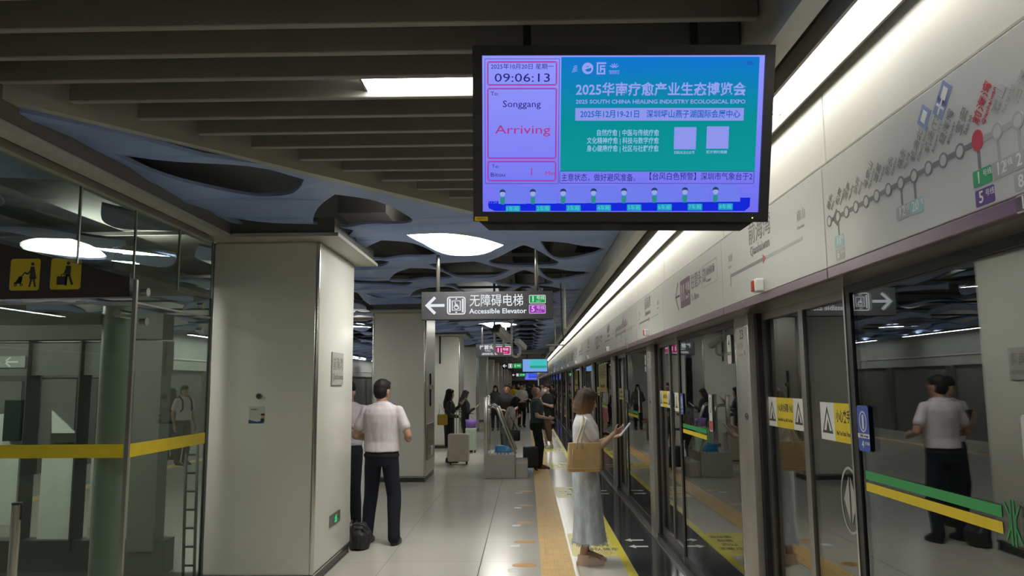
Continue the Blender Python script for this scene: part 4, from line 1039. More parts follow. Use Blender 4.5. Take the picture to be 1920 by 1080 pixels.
MB().box((GX + .0005, GY + .014, 1.20), (GX + .002, 6.48, 1.29)).build('yellow_band', M_yel, t)
MB().box((-6.2, GY - .0015, 1.20), (GX - .03, GY - .0005, 1.29)).build('yellow_band', M_yel, t)
for i, (yy, zz) in enumerate(((5.36, 2.13), (5.36, 2.34), (6.3, 2.34), (6.3, 2.13))):
    g = MB(); g.tube([(GX - .03, yy, zz), (GX + .015, yy, zz)], .022, 12); g.tube([(GX + .015, yy, zz), (GX + .022, yy, zz)], .030, 12); g.build('glass_bolt', M_steel, t, True, .6)
q = ay(222, 588, GY); MB().tube([(q.x, GY - .02, q.z), (q.x, GY + .2, q.z)], .03, 12).build('glass_bolt', M_steel, t, True, .6)
cxx = ay(208, 800, 5.5).x
MB().tube([(cxx, 5.5, 0), (cxx, 5.5, 2.25)], .093, 24).build('column', mat('matte_steel', (.55, .57, .55), .38, .3, stretch=(1, 1, .1)), t, True, .6)
MB().box((-6.2, GY + .2, 2.12), (GX - .35, GY + .26, 2.20)).build('rail', M_cctv, t)
MB().box((-6.2, GY + .02, .0), (GX - .02, 7.05, .03)).build('dark_floor_slab', mat('floor_dark', (.04, .042, .038), .4), t)  # dark slab added to make the shaft floor darker
# canopy board with pictograms
b_ = [ay(px, py, GY + .03) for px, py in ((-30, 562), (243, 556), (243, 512), (158, 488), (-30, 440))]
t = thing('pictogram_board', 'dark brown board with yellow pram and luggage pictograms over the lift', 'sign board', (-3.4, GY + .03, 2.26))
fB = Fr((0, GY + .03, 0), (1, 0, 0), (0, 0, 1))
MB().poly(fB, [(q.x, q.z) for q in b_], -.10, 0).build('board', M_brown, t)
for k, (p0, p1) in enumerate((((-60, 546), (0, 487)), ((17, 545), (77, 485)), ((93, 543), (154, 484)))):
    a, b = ay(*p0, GY + .03), ay(*p1, GY + .03); W_ = b.x - a.x; H_ = b.z - a.z
    MB().poly(fB, rr(a.x, a.z, b.x, b.z, .018, 4), 0, .002).build('yellow_tile', M_yel, t)
    if k == 0: continue
    Q = lambda x, y_: (a.x + W_*x, a.z + H_*y_)
    g = MB()
    if k == 1:
        g.poly(fB, disc(*Q(.74, .83), W_*.055), .002, .003)
        g.poly(fB, [Q(.68, .75), Q(.80, .75), Q(.90, .36), (Q(.66, .36))], .002, .003)
        g.stroke(fB, [Q(.73, .38), Q(.68, .14)], W_*.06, .002, .003); g.stroke(fB, [Q(.80, .38), Q(.86, .14)], W_*.06, .002, .003)
        g.stroke(fB, [Q(.72, .68), Q(.60, .52), Q(.50, .55)], W_*.045, .002, .003); g.stroke(fB, [Q(.50, .57), Q(.38, .42), Q(.20, .20)], W_*.03, .002, .003)
        g.stroke(fB, [Q(.18, .24), Q(.36, .24), Q(.40, .40)], W_*.05, .002, .003); g.poly(fB, [Q(.20, .26), Q(.40, .26), Q(.43, .42), Q(.33, .46)], .002, .003)
        g.band(fB, disc(*Q(.20, .18), W_*.05), disc(*Q(.20, .18), W_*.025), .002, .003); g.band(fB, disc(*Q(.40, .18), W_*.05), disc(*Q(.40, .18), W_*.025), .002, .003)
    else:
        g.poly(fB, disc(*Q(.57, .84), W_*.055), .002, .003)
        g.poly(fB, rr(*Q(.49, .42), *Q(.66, .76), W_*.03, 2), .002, .003)
        g.stroke(fB, [Q(.54, .44), Q(.52, .16)], W_*.07, .002, .003); g.stroke(fB, [Q(.62, .44), Q(.72, .18)], W_*.07, .002, .003)
        g.poly(fB, rr(*Q(.22, .15), *Q(.54, .42), W_*.02, 2), .002, .003); g.stroke(fB, [Q(.36, .42), Q(.36, .48), Q(.46, .48), Q(.46, .42)], W_*.025, .002, .003); g.stroke(fB, [Q(.52, .68), Q(.44, .48)], W_*.045, .002, .003)
    g.build('pictogram', M_brown, t)
# glass curtain below the beam
js = [1.9, 3.2, 4.55, 5.22, 5.90, 6.54]
for i, (a, b) in enumerate(zip(js, js[1:])):
    t = thing('glass_curtain_panel', 'clear glass pane hung under the beige beam, %s from the camera' % ORD[i], 'glass panel', (-2.72, (a+b)/2, 2.4), 'glass curtain under the beam')
    z0 = 2.42
    MB().box((-2.727, a + .006, z0), (-2.717, b - .006, 2.93)).build('glass_pane', G_up, t)
    MB().box((-2.729, b - .006, z0), (-2.713, b + .004, 2.93)).build('edge', mat('pale_edge', (.38, .42, .38), .3), t)
t = thing('fill_lamp_canopy', 'added dark canopy roof carrying hidden fill lamps over the lift lobby, behind the pictogram board', 'canopy', (-4.5, 6.2, 2.52))
MB().box((-6.2, GY + .15, 2.52), (-2.95, 7.15, 2.56)).build('roof', M_brown, t)  # roof added to carry the fill lamps
MB().box((-4.4, 5.75, 2.49), (-3.35, 6.05, 2.519)).build('diffuser', M_lamp, t)  # hidden fill lamps added to brighten the pale portal panels
MB().box((-6.1, 5.75, 2.49), (-5.0, 6.05, 2.519)).build('diffuser', M_lamp, t)
# dark portal and door frames in the lift lobby
YL = 7.2
def lp(px, py, y=YL): q = ay(px, py, y); return (q.x, q.z)
t = thing('lift_portal', 'dark framed lift portal with pale panels behind the glass', 'lift portal', (-4.5, YL, 0))
fL = Fr((0, YL, 0), (1, 0, 0), (0, 0, 1)); M_pf = mat('portal_dark', (.045, .048, .042), .45); M_pp = mat('portal_pale', (.62, .64, .58), .35); M_pg = mat('portal_grey', (.13, .135, .125), .4)
def lrect(x0, y0, x1, y1, m_, n_, z0=0, z1=.03):
    a = lp(x0, y1); b = lp(x1, y0); MB().poly(fL, [(a[0], a[1]), (b[0], a[1]), (b[0], b[1]), (a[0], b[1])], z0, z1).build(n_, m_, t)
lrect(-60, 590, 318, 640, M_pf, 'lintel', -.1, .12); lrect(-60, 640, 318, 705, M_pg, 'lintel_panel', -.1, .04)
lrect(-60, 1010, 318, 1075, M_pf, 'sill', -.1, .08)
for x0, x1 in ((40, 68), (142, 162), (182, 200), (246, 315)): lrect(x0, 640, x1, 1030, M_pf if x0 != 246 else M_pg, 'frame_post', -.1, .1)
for x0, x1 in ((68, 142), (162, 182), (200, 246)): lrect(x0, 838, x1, 1022, M_pp, 'pale_panel', -.04, .0); lrect(x0, 708, x1, 838, M_pg, 'dark_panel', -.05, -.02)
a, b, c = lp(97, 770), lp(97, 812), lp(142, 812); MB().poly(fL, [a, b, c], -.02, .0).build('pale_panel', M_pp, t)
lrect(95, 812, 142, 830, M_pf, 'crossbar', -.02, .01)
lrect(-60, 776, 40, 985, M_pp, 'pale_panel', -.05, -.01); lrect(-60, 715, 40, 775, M_pg, 'dark_panel', -.05, -.01)
lrect(16, 750, 52, 826, mat('green_black_screen', (.02, .03, .027), .25), 'display_box', .0, .09)
lrect(0, 668, 55, 690, mat('lobby_sign_grey', (.30, .33, .31), .4), 'sign_plate', .04, .055)
t2 = (fL, t); a = lp(16, 679); g = MB(); g.stroke(fL, [(a[0] + .05, a[1] + .04), (a[0], a[1]), (a[0] + .05, a[1] - .04)], .015, .055, .057); g.stroke(fL, [(a[0], a[1]), (a[0] + .12, a[1])], .015, .055, .057); g.build('arrow', M_white, t)
t = thing('steel_bollard', 'short stainless post with dark cap in the lower left corner', 'bollard', (-3.2, 4.6, 0))
q = ay(32, 946, 4.7); MB().tube([(q.x, 4.7, 0), (q.x, 4.7, q.z)], .028, 16).build('shaft', M_steel, t, True, .6); MB().tube([(q.x, 4.7, q.z), (q.x, 4.7, q.z + .012)], .03, 16).tube([(q.x + .03, 4.7, q.z - .09), (q.x + .03, 4.7, q.z)], .008, 6).build('cap', M_black, t, True, .6)
t = thing('metal_ladder', 'narrow dark metal ladder standing behind the lift glass', 'ladder', (-3.2, 6.9, 0))
def mp(px, py): q = ay(px, py, 6.9); return q
a0, a1, b0, b1 = mp(345, 1040), mp(349, 850), mp(366, 1035), mp(371, 828)
for p, q in ((a0, a1), (b0, b1)): MB().tube([(p.x, 6.9, 0.0), (q.x, 6.9, q.z)], .014, 8).build('rail', M_dark, t, True)
for k in range(7):
    f_ = k / 6; A = a0.lerp(a1, f_); B = b0.lerp(b1, f_); MB().tube([(A.x, 6.9, .12 + .95*f_), (B.x, 6.9, .12 + .95*f_)], .010, 8).build('rung', M_dark, t, True)
mb = MB(); mb.poly(FF, [(-7.6, 5), (-7.3, 5), (-7.3, 40), (-7.6, 40)], 0, .004); o = mb.build('tactile_strip', M_tact); tag(o, 'tan tactile strip on the far platform seen through the lift glass', 'tactile paving'); struct(o)

# ================================================================== PEOPLE
VOX = []
def vox(name, mb, m, parent, voxel, sm=4, post=None):
    bmesh.ops.recalc_face_normals(mb.bm, faces=mb.bm.faces[:])
    me = bpy.data.meshes.new(name); mb.bm.to_mesh(me); mb.bm.free()
    for x in (m if isinstance(m, (list, tuple)) else [m]): me.materials.append(x)
    o = link(name, me, parent)
    r = o.modifiers.new('r', 'REMESH'); r.mode = 'VOXEL'; r.voxel_size = voxel
    if sm: s = o.modifiers.new('s', 'SMOOTH'); s.iterations = sm; s.factor = .5
    VOX.append((o, post)); return o
def finish_vox():
    dg = bpy.context.evaluated_depsgraph_get()
    res = []
    for o, post in VOX: res.append(bpy.data.meshes.new_from_object(o.evaluated_get(dg)))
    for (o, post), me in zip(VOX, res):
        old = o.data; o.modifiers.clear(); me.name = o.name
        ms = [x for x in old.materials]; me.materials.clear()
        for x in ms: me.materials.append(x)
        o.data = me; bpy.data.meshes.remove(old)
        me.polygons.foreach_set('use_smooth', [True] * len(me.polygons))
        me.polygons.foreach_set('material_index', [0] * len(me.polygons))
        if post: post(me)
def folds(amp, sx=9, sz=3, seed=0.0):
    def f(me):
        for v in me.vertices:
            q = Vector((v.co.x*sx + seed, v.co.y*sx, v.co.z*sz + v.co.x*3))
            d = noise.noise(q) + .5 * noise.noise(q * 2.1)
            v.co += v.normal * (d * amp)
        me.update()
    return f
def skin(name, col): return mat(name, col, .5, var=.05, scale=18, bump=.05, bscale=120)
def cloth(name, col, var=.06): return mat(name, col, .8, var=var, scale=25, bump=.15, bscale=160, spec=.25)
def hairm(name, col, tip=None):
    m = mat(name, col, .6, var=.35, scale=22, spec=.25, bump=.35, bscale=26, stretch=(3, 3, .35))
    return m
SK1, SK2, SK3 = skin('skin_light', (.50, .31, .22)), skin('skin_tan', (.40, .22, .145)), skin('skin_pink', (.54, .33, .26))
HK = hairm('hair_black', (.012, .011, .011)); HB = hairm('hair_brown', (.085, .052, .032)); HR = hairm('hair_grey_red', (.30, .17, .14))
M_eye = mat('eye_dark', (.02, .015, .012), .2); M_lip = mat('lip', (.38, .14, .11), .4)
C_wh, C_bk, C_nv = cloth('shirt_white', (.56, .51, .545)), cloth('cloth_black', (.016, .016, .018)), cloth('trousers_navy', (.013, .015, .024))
C_shoe = mat('shoe_black', (.012, .012, .012), .35)

def hand(mb, wr, d, n, th, s=1.0, curl=.6, spread=1.0):
    """five-fingered hand: wrist, pointing direction, direction the palm faces, side of the thumb"""
    wr = Vector(wr); d = Vector(d).normalized(); n = Vector(n); n = (n - d*n.dot(d)).normalized(); t_ = Vector(th); t_ = (t_ - d*t_.dot(d) - n*t_.dot(n)).normalized()
    for i, (off, L0, fl_, r) in enumerate(((.030, .088, .072, .0088), (.010, .092, .080, .0092), (-.011, .088, .074, .0088), (-.030, .080, .058, .0078))):
        k = wr + d*L0*s + t_*off*s*spread
        mb.capsule(wr + t_*off*.5*s, k, .013*s, .012*s, 8)
        a1 = curl*.55; a2 = curl*1.35
        k2 = k + (d*math.cos(a1) + n*math.sin(a1)) * fl_*.52*s
        k3 = k2 + (d*math.cos(a2) + n*math.sin(a2)) * fl_*.48*s
        mb.capsule(k, k2, r*1.1*s, r*s, 8); mb.capsule(k2, k3, r*s, r*.85*s, 8)
    b = wr + d*.02*s + t_*.022*s; k = b + (d*.6 + t_*.75 + n*.25).normalized()*.045*s; e = k + (d*.85 + t_*.1 + n*.5).normalized()*.042*s
    mb.capsule(b, k, .014*s, .0115*s, 8); mb.capsule(k, e, .011*s, .009*s, 8)
    mb.ball(wr + d*.045*s, (.036*s, .036*s, .036*s) if False else (.03*s, .03*s, .03*s)) if s > 9 else None

ARMS = {
 'down':  ((.245, -.03, 1.10), (.26, .06, .86), (.05, .15, -1), (-1, 0, 0), (0, 1, -.1)),
 'phone': ((.235, .02, 1.105), (.10, .25, 1.20), (-.25, .75, .45), (-.55, -.1, .6), (-.3, .1, 1)),
 'belly': ((.25, -.03, 1.10), (.11, .19, 1.06), (-.75, .55, .05), (0, -.4, -1), (-.1, .5, 1)),
 'fwd':   ((.24, -.02, 1.10), (.20, .22, 1.05), (-.2, .9, .0), (-1, 0, -.2), (0, .2, 1)),
 'high':  ((.23, .08, 1.14), (.14, .27, 1.32), (-.2, .5, .7), (-.6, -.3, .2), (0, -.6, .6)),
}
def person(label, loc, rz, h, skinm, top, bottom, hair, arms=('down', 'down'), near=False, female=False, head=(0, 0), lean=0.0, feet=None,
           shoe=None, mask=None, cat='person', sleeve='short', hemz=None, lean_head=0.0, girth=1.0, tucked=False):
    t = thing('person', label, cat, loc); t.rotation_euler = (0, 0, rz)
    s = h / 1.70; vx = .0065 if near else (.012 if loc[1] < 18 else (.015 if loc[1] < 24 else .02))
    W0 = wmat(t)
    if female: sh, cw, hw, wr_ = .165, .145, .158, .118
    else: sh, cw, hw, wr_ = .195, .168, .158, .145
    def T(x, y, z):      # shear for a lean of the trunk, scale to height, then stand it in the place
        if z > .9: y = y + lean * (z - .9)
        return W0 @ Vector((x*s, y*s, z*s))
    RW = W0.to_3x3()
    def DV(v): return RW @ Vector(v)
    feet = feet or ((-.10, .0), (.10, .02))
    hc = Vector((0, .018 + lean_head, 1.582)); HRm = Matrix.Rotation(head[0], 3, 'Z') @ Matrix.Rotation(head[1], 3, 'X')
    def Hd(x, y, z): v = hc + HRm @ Vector((x, y, z)); return T(*v)
    RHd = RW @ HRm
    RS = s
    # --- one continuous body
    b = MB()
    b.ball(Hd(0, -.012, .015), (.075*s, .093*s, .102*s), RHd, 20, 14); b.ball(Hd(0, .02, -.055), (.054*s, .060*s, .064*s), RHd, 16, 10)
    b.capsule(Hd(0, .078, .008), Hd(0, .097, -.026), .010*s, .0135*s, 8); b.ball(Hd(0, .066, -.098), (.024*s, .020*s, .018*s), RHd, 10, 8)
    b.ball(Hd(0, .076, -.062), (.026*s, .011*s, .011*s), RHd, 10, 8)
    for sx_ in (-1, 1): b.ball(Hd(.076*sx_, -.008, -.012), (.010*s, .020*s, .031*s), RHd, 10, 8)
    for sx_ in (-1, 1): b.ball(Hd(.035*sx_, .065, .022), (.024*s, .014*s, .010*s), RHd, 10, 8)
    b.capsule(T(0, -.015, 1.36), Hd(0, -.015, -.07), .058*s if not female else .048*s, .054*s if not female else .045*s, 14)
    g_ = girth
    def ring(z, rx, ry, y=0): return (T(0, y, z), rx*s*g_, ry*s*g_, RW)
    def trunk(m, inf, z0, z1):
        rs = [(.86, hw*.97, .105, -.01), (.95, hw, .112, -.012), (1.05, wr_ + .012, .098, 0), (1.15, (wr_ + cw)/2, .104, .005), (1.26, cw, .115, .008), (1.34, cw + .008, .105, 0), (1.395, cw*.92, .082, -.008), (1.43, .10, .065, -.01), (1.46, .062, .056, -.012)]
        rs = [q for q in rs if z0 <= q[0] <= z1]
        m.loft([ring(q[0], q[1] + inf, q[2] + inf, q[3]) for q in rs], 24)
    trunk(b, -.008, .86, 1.46)
    armpts = []
    for sx_, nm in ((1, arms[0]), (-1, arms[1])):
        A = ARMS[nm] if isinstance(nm, str) else nm
        e, w_, hd, pn, th = A
        f3 = lambda v: (v[0]*sx_, v[1], v[2])
        S_, E_, W__ = T(sh*sx_*.93, -.01, 1.375), T(*f3(e)), T(*f3(w_))
        armpts.append((S_, E_, W__))
        ar = 1.0 if not female else .82
        b.capsule(S_, E_, .050*s*ar, .040*s*ar, 12); b.capsule(E_, W__, .040*s*ar, .027*s*ar, 12)
        hand(b, W__, DV(f3(hd)), DV(f3(pn)), DV(f3(th)), s*(1.0 if not female else .92))
    legs = []
    for sx_, (fx_, fy_) in zip((-1, 1), feet):
        Hp, K, An = T((.085 if not female else .070)*sx_, -.01, .90), T((.085*sx_ + fx_)/2 + .01*sx_, fy_/2 + .03, .485), T(fx_, fy_ - .03, .085)
        legs.append((Hp, K, An, (fx_, fy_)))
        b.capsule(Hp, K, (.080 if not female else .066)*s, .052*s, 12); b.capsule(K, An, .052*s, .035*s, 12); b.ball(K.lerp(An, .3) - DV((0, .015, 0))*s, (.05*s, .05*s, .09*s), None, 12, 8)
        b.capsule(An, T(fx_, fy_ + .13, .035), .036*s, .028*s, 10)
    face = HRm.copy(); hcw = hc.copy()
    def paint(me):
        inv = HRm.inverted()
        for p in me.polygons:
            c = p.center / s
            q = Vector((c.x, c.y - (lean*(c.z - .9) if c.z > .9 else 0), c.z)); q = inv @ (q - hc)
            if q.y > .05:
                for sx_ in (-1, 1):
                    if ((q.x - .033*sx_) / .016)**2 + ((q.z - .002) / .0065)**2 < 1: p.material_index = 1
                    if ((q.x - .034*sx_) / .024)**2 + ((q.z - .027) / .005)**2 < 1: p.material_index = 2
                if (q.x / .024)**2 + ((q.z + .062) / .009)**2 < 1: p.material_index = 3
    vox('body', b, [skinm, M_eye, HK, M_lip], t, vx, 5 if near else 3, paint)
    # --- clothing
    if top:
        m_ = MB(); z0 = hemz or .93
        rs0 = .86 if z0 < .92 else (.95 if z0 < 1.0 else 1.05)
        trunk(m_, .018 if not tucked else .012, rs0, 1.46)
        if z0 < rs0 - .02: m_.loft([ring(z0, hw + .022, .125, -.01), ring(rs0 + .02, hw + .016, .125, -.01)], 24)
        for S_, E_, W__ in armpts:
            m_.capsule(T(0, -.012, 1.42).lerp(S_ + Vector((0, 0, .02)), .30), S_ - Vector((0, 0, .012)), .050*s, .054*s*(1 if not female else .86), 12)
            if sleeve == 'short': m_.capsule(S_, S_.lerp(E_, .62), .056*s*(1 if not female else .88), .064*s*(1 if not female else .85), 14)
            elif sleeve == 'long': m_.capsule(S_, E_, .062*s*(1 if not female else .88), .052*s*(1 if not female else .9), 14); m_.capsule(E_, W__.lerp(E_, .06), .052*s, .040*s, 14)
            elif sleeve == 'elbow': m_.capsule(S_, S_.lerp(E_, .9), .064*s, .060*s, 14)
        vox('shirt', m_, top, t, vx*1.15, 5 if near else 3, folds(.006 if near else .004, seed=loc[0]*7))
    if bottom:
        kind, mt = bottom[0], bottom[1]
        m_ = MB()
        if kind == 'trousers':
            m_.loft([ring(.80, hw*.92, .112, -.012), ring(.90, hw + .012, .128, -.014), ring(.975, hw - .002, .112, -.01)] if not tucked else [ring(.80, hw*.92, .112, -.012), ring(.90, hw + .012, .128, -.014), ring(.98, hw + .012, .126, -.01), ring(1.03, wr_ + .030, .120, -.004)], 24)
            for Hp, K, An, _ in legs:
                m_.capsule(Hp - DV((0, 0, .0)), K, .096*s, .074*s, 14); m_.capsule(K, An + DV((0, -.012, -.01))*s, .074*s, .064*s, 14)
            vox('trousers', m_, mt, t, vx*1.2, 5 if near else 3, folds(.006 if near else .004, 8, 4, 3.3))
        elif kind in ('skirt', 'dress', 'shorts'):
            zb, flare = (tuple(bottom) + (0, 0))[2:4]
            if kind == 'shorts':
                m_.loft([ring(.80, hw*.95, .118, -.012), ring(.92, hw + .014, .128, -.012), ring(1.03, wr_ + .02, .11, 0)], 24)
                for Hp, K, An, _ in legs: m_.capsule(Hp, Hp.lerp(K, .80), .100*s, .098*s, 14)
            else:
                m_.loft([ring(zb, hw + flare, .13 + flare, 0), ring((zb + .9)/2, hw + flare*.6 + .02, .13 + flare*.5, 0), ring(.90, hw + .022, .130, -.01), ring(1.05, wr_ + .022, .108, 0)], 30)
            vox(kind, m_, mt, t, vx*1.2, 4, folds(.008, 9, 1.2, 5.1))
    shm = shoe or C_shoe
    for Hp, K, An, (fx_, fy_) in legs:
        m_ = MB(); m_.loft([(T(fx_, fy_ + .045, .0), .044*s, .135*s, RW), (T(fx_, fy_ + .045, .03), .046*s, .138*s, RW), (T(fx_, fy_ + .02, .062), .042*s, .105*s, RW), (T(fx_, fy_ - .02, .10), .040*s, .062*s, RW)], 18)
        m_.build('shoe', shm, t, True, .9)
    # --- hair
    hm, style = hair
    m_ = MB()
    if style == 'bald':
        m_.ball(Hd(0, -.03, .03), (.080*s, .088*s, .096*s), RHd, 18, 12); m_.ball(Hd(0, -.045, -.02), (.077*s, .065*s, .07*s), RHd, 18, 12)
    else:
        m_.ball(Hd(0, -.022, .042), (.083*s, .098*s, .088*s), RHd, 20, 14); m_.ball(Hd(0, -.042, .0), (.081*s, .076*s, .092*s), RHd, 18, 12)
        m_.ball(Hd(0, .042, .085), (.055*s, .040*s, .030*s), RHd, 14, 10)
    if style == 'short': m_.ball(Hd(0, -.046, -.035), (.070*s, .058*s, .062*s), RHd, 16, 12)
    if style == 'bobcut':
        m_.loft([(Hd(0, cy2, z2), rx2*s, ry2*s, RHd) for z2, rx2, ry2, cy2 in ((.128, .03, .03, -.015), (.108, .062, .068, -.018), (.065, .090, .100, -.024), (.0, .100, .104, -.028), (-.06, .107, .106, -.030), (-.115, .105, .100, -.026), (-.150, .088, .082, -.016))], 28)
    if style == 'bob':
        m_.ball(Hd(0, -.05, -.05), (.092*s, .072*s, .11*s), RHd, 20, 14)
        for sx_ in (-1, 1): m_.ball(Hd(.066*sx_, .012, -.035), (.034*s, .074*s, .112*s), RHd, 16, 12)
    if style == 'long':
        m_.ball(Hd(0, -.06, -.06), (.09*s, .06*s, .12*s), RHd, 18, 12); m_.ball(Hd(0, -.085, -.2), (.10*s, .05*s, .17*s), RHd, 18, 12)
        for sx_ in (-1, 1): m_.ball(Hd(.068*sx_, .0, -.05), (.022*s, .05*s, .11*s), RHd, 12, 10); m_.ball(Hd(.085*sx_, -.03, -.17), (.034*s, .045*s, .13*s), RHd, 12, 10)
    if style == 'ponytail': m_.capsule(Hd(0, -.10, .03), Hd(0, -.15, -.16), .035*s, .02*s, 10)
    vox('hair', m_, hm, t, vx, 3, folds(.004, 30, 6, 1.7))
    if mask:
        m_ = MB(); m_.ball(Hd(0, .062, -.052), (.058*s, .042*s, .052*s), RHd, 16, 12); m_.build('face_mask', mask, t, True)
    t['h_'] = h
    return t, T, DV, Hd, s, armpts
def clean(t):
    if 'h_' in t: del t['h_']
def xpos(px, y): return ay(px, 760, y).x

# -- man in white shirt, back to us
t, T, DV, Hd, s, AP = person('man in untucked white short-sleeved shirt and dark trousers seen from behind, beside the nearest pillar', (-1.57, 8.40, 0), math.radians(-8), 1.725, SK2, C_wh,
    ('trousers', C_nv), (HK, 'short'), (((.295, -.02, 1.115), (.24, .20, 1.06), (-.35, .9, .0), (-1, 0, -.2), (0, .2, 1)), ((.285, -.02, 1.11), (.20, .21, 1.06), (-.3, .9, .0), (-1, 0, -.2), (0, .2, 1))), near=True, feet=((-.15, .02), (.165, -.03)), head=(math.radians(-22), math.radians(-6)), hemz=.93, girth=1.1)
MB().loft([(T(0, -.012, 1.435), .074*s, .068*s, DV_ := wmat(t).to_3x3()), (T(0, -.012, 1.475), .066*s, .062*s, DV_)], 20).build('collar', C_wh, t, True, .8)
MB().loft([(T(0, -.012, .90), .174*s*1.1, .132*s*1.1, DV_), (T(0, -.012, .925), .172*s*1.1, .130*s*1.1, DV_)], 24).build('belt', C_bk, t, True, .8)
clean(t)
# -- his companion, half hidden by the pillar
t, T, DV, Hd, s, AP = person('man in white shirt facing us, half hidden behind the nearest pillar, reading his phone', (xpos(654, 9.3), 9.3, 0), math.radians(172), 1.71, SK1, C_wh, ('trousers', C_nv), (HK, 'short'),
    ('phone', 'phone'), head=(.15, math.radians(-22)))
MB().loft([(T(0, -.0, .985), .172*s, .130*s, wmat(t).to_3x3()), (T(0, 0, 1.02), .170*s, .128*s, wmat(t).to_3x3())], 24).build('belt', C_wh, t, True, .8); clean(t)
PH = mat('phone_black', (.02, .02, .025), .2)
def phone(label, p, d, n, scr=None, sz=(.075, .155, .009)):
    t_ = thing('smartphone', label, 'phone', tuple(p)); f = Fr(Vector(p), Vector(n).cross(Vector(d)) * -1, d)
    MB().poly(f, rr(-sz[0]/2, -sz[1]/2, sz[0]/2, sz[1]/2, .01, 3), 0, sz[2]).build('case', scr or PH, t_)
    MB().poly(f, rr(-sz[0]/2 + .004, -sz[1]/2 + .004, sz[0]/2 - .004, sz[1]/2 - .004, .008, 3), sz[2], sz[2] + .0006).build('screen', emit('phone_glow', (.45, .5, .55), .8), t_)
    return t_
def mid(AP): return (AP[0][2] + AP[1][2]) / 2
phone('phone held by the man half hidden behind the pillar', mid(AP) + Vector((0, -.10, .06)), (0, -.4, .9), (0, .9, .4))
# -- woman in denim skirt
M_tee = cloth('tee_white', (.62, .60, .61)); M_denim = mat('washed_denim', (.50, .555, .61), .8, var=.2, scale=16, bump=.4, bscale=60, spec=.2, stretch=(1, 1, .5))
M_shoeb = mat('beige_leather', (.66, .48, .37), .4); M_canvas = mat('tan_canvas', (.50, .33, .155), .85, var=.08, scale=14, bump=.2, bscale=120); M_strap = mat('cream_strap', (.62, .55, .42), .8)
HB2 = hairm('hair_brown_light', (.045, .030, .020))
def two_tone(m, z0, z1, tipc):
    nt = m.node_tree; b = nt.nodes['Principled BSDF']; src = b.inputs['Base Color'].links[0].from_socket
    tc = nt.nodes.new('ShaderNodeTexCoord'); sp_x = nt.nodes.new('ShaderNodeSeparateXYZ'); nt.links.new(tc.outputs['Object'], sp_x.inputs[0])
    mr = nt.nodes.new('ShaderNodeMapRange'); mr.inputs[1].default_value = z1; mr.inputs[2].default_value = z0; nt.links.new(sp_x.outputs['Z'], mr.inputs[0])
    n = nt.nodes.new('ShaderNodeTexNoise'); n.inputs['Scale'].default_value = 30; mp = nt.nodes.new('ShaderNodeMapping'); mp.inputs['Scale'].default_value = (1.6, 1.6, .12)
    nt.links.new(tc.outputs['Object'], mp.inputs[0]); nt.links.new(mp.outputs[0], n.inputs['Vector'])
    mm = nt.nodes.new('ShaderNodeMath'); mm.operation = 'MULTIPLY'; nt.links.new(mr.outputs[0], mm.inputs[0]); nt.links.new(n.outputs['Fac'], mm.inputs[1])
    m2 = nt.nodes.new('ShaderNodeMath'); m2.operation = 'MULTIPLY'; m2.inputs[1].default_value = 1.7; m2.use_clamp = True; nt.links.new(mm.outputs[0], m2.inputs[0])
    mx = nt.nodes.new('ShaderNodeMix'); mx.data_type = 'RGBA'; mx.inputs[7].default_value = (*tipc, 1)
    nt.links.new(m2.outputs[0], mx.inputs[0]); nt.links.new(src, mx.inputs[6]); nt.links.new(mx.outputs[2], b.inputs['Base Color'])
two_tone(HB2, 1.36, 1.53, (.30, .165, .075))      # lighter dyed ends
WX, WY = .55, 7.47
t, T, DV, Hd, s, AP = person('woman with brown bob in white tee and long denim skirt by the screen doors', (WX, WY, 0), math.radians(-88), 1.615, SK1, M_tee, None, (HB2, 'bobcut'),
    ((( .215, .115, 1.135), (.11, .275, 1.265), (-.25, .8, .35), (-.75, -.1, .5), (-.2, -.2, 1)), ((.21, .10, 1.13), (.07, .27, 1.21), (-.15, .9, .25), (-.35, -.1, .9), (.2, .3, .9))), near=True, female=True,
    head=(0, math.radians(-20)), feet=((-.075, .02), (.075, -.02)), shoe=M_shoeb, hemz=1.0, lean_head=.015)
Wt = wmat(t).to_3x3()
m_ = MB(); N = 48
prof = [(.215, .225, .168, .02), (.27, .215, .162, .02), (.40, .19, .150, .015), (.60, .178, .143, .008), (.80, .17, .138, 0), (.90, .166, .132, -.008), (1.0, .142, .112, -.002), (1.05, .128, .10, 0)]
rings = []
for z, rx, ry, oy in prof:
    rg = []
    for k in range(N):
        a = 2*PI*k/N; fl_ = 1 + (.045 * math.sin(9*a + 1.3) + .03 * math.sin(5*a)) * max(0, (1 - z/.95))
        rg.append(m_.bm.verts.new(T(rx*.95*math.cos(a)*fl_, oy + ry*math.sin(a)*fl_, z)))
    rings.append(rg)
for A, B in zip(rings, rings[1:]):
    for k in range(N): j = (k+1) % N; m_.bm.faces.new((A[k], A[j], B[j], B[k]))
m_.bm.faces.new(rings[-1])
sk = m_.build('skirt', M_denim, t, True)
so = sk.modifiers.new('sd', 'SUBSURF'); so.levels = 2; so.render_levels = 2; so = sk.modifiers.new('th', 'SOLIDIFY'); so.thickness = .008
m_ = MB(); rnd = random.Random(4)
for k in range(150):
    a = 2*PI*k/150; fl_ = 1 + (.045 * math.sin(9*a + 1.3) + .03 * math.sin(5*a)) * (1 - .215/.95)
    p = T(.225*.95*math.cos(a)*fl_, .02 + .168*math.sin(a)*fl_, .222); L = rnd.uniform(.012, .042)
    m_.tube([p, p + Vector((rnd.uniform(-.006, .006), rnd.uniform(-.006, .006), -L*.5)), p + Vector((rnd.uniform(-.012, .012), rnd.uniform(-.012, .012), -L))], [.0028, .0022, .001], 4)
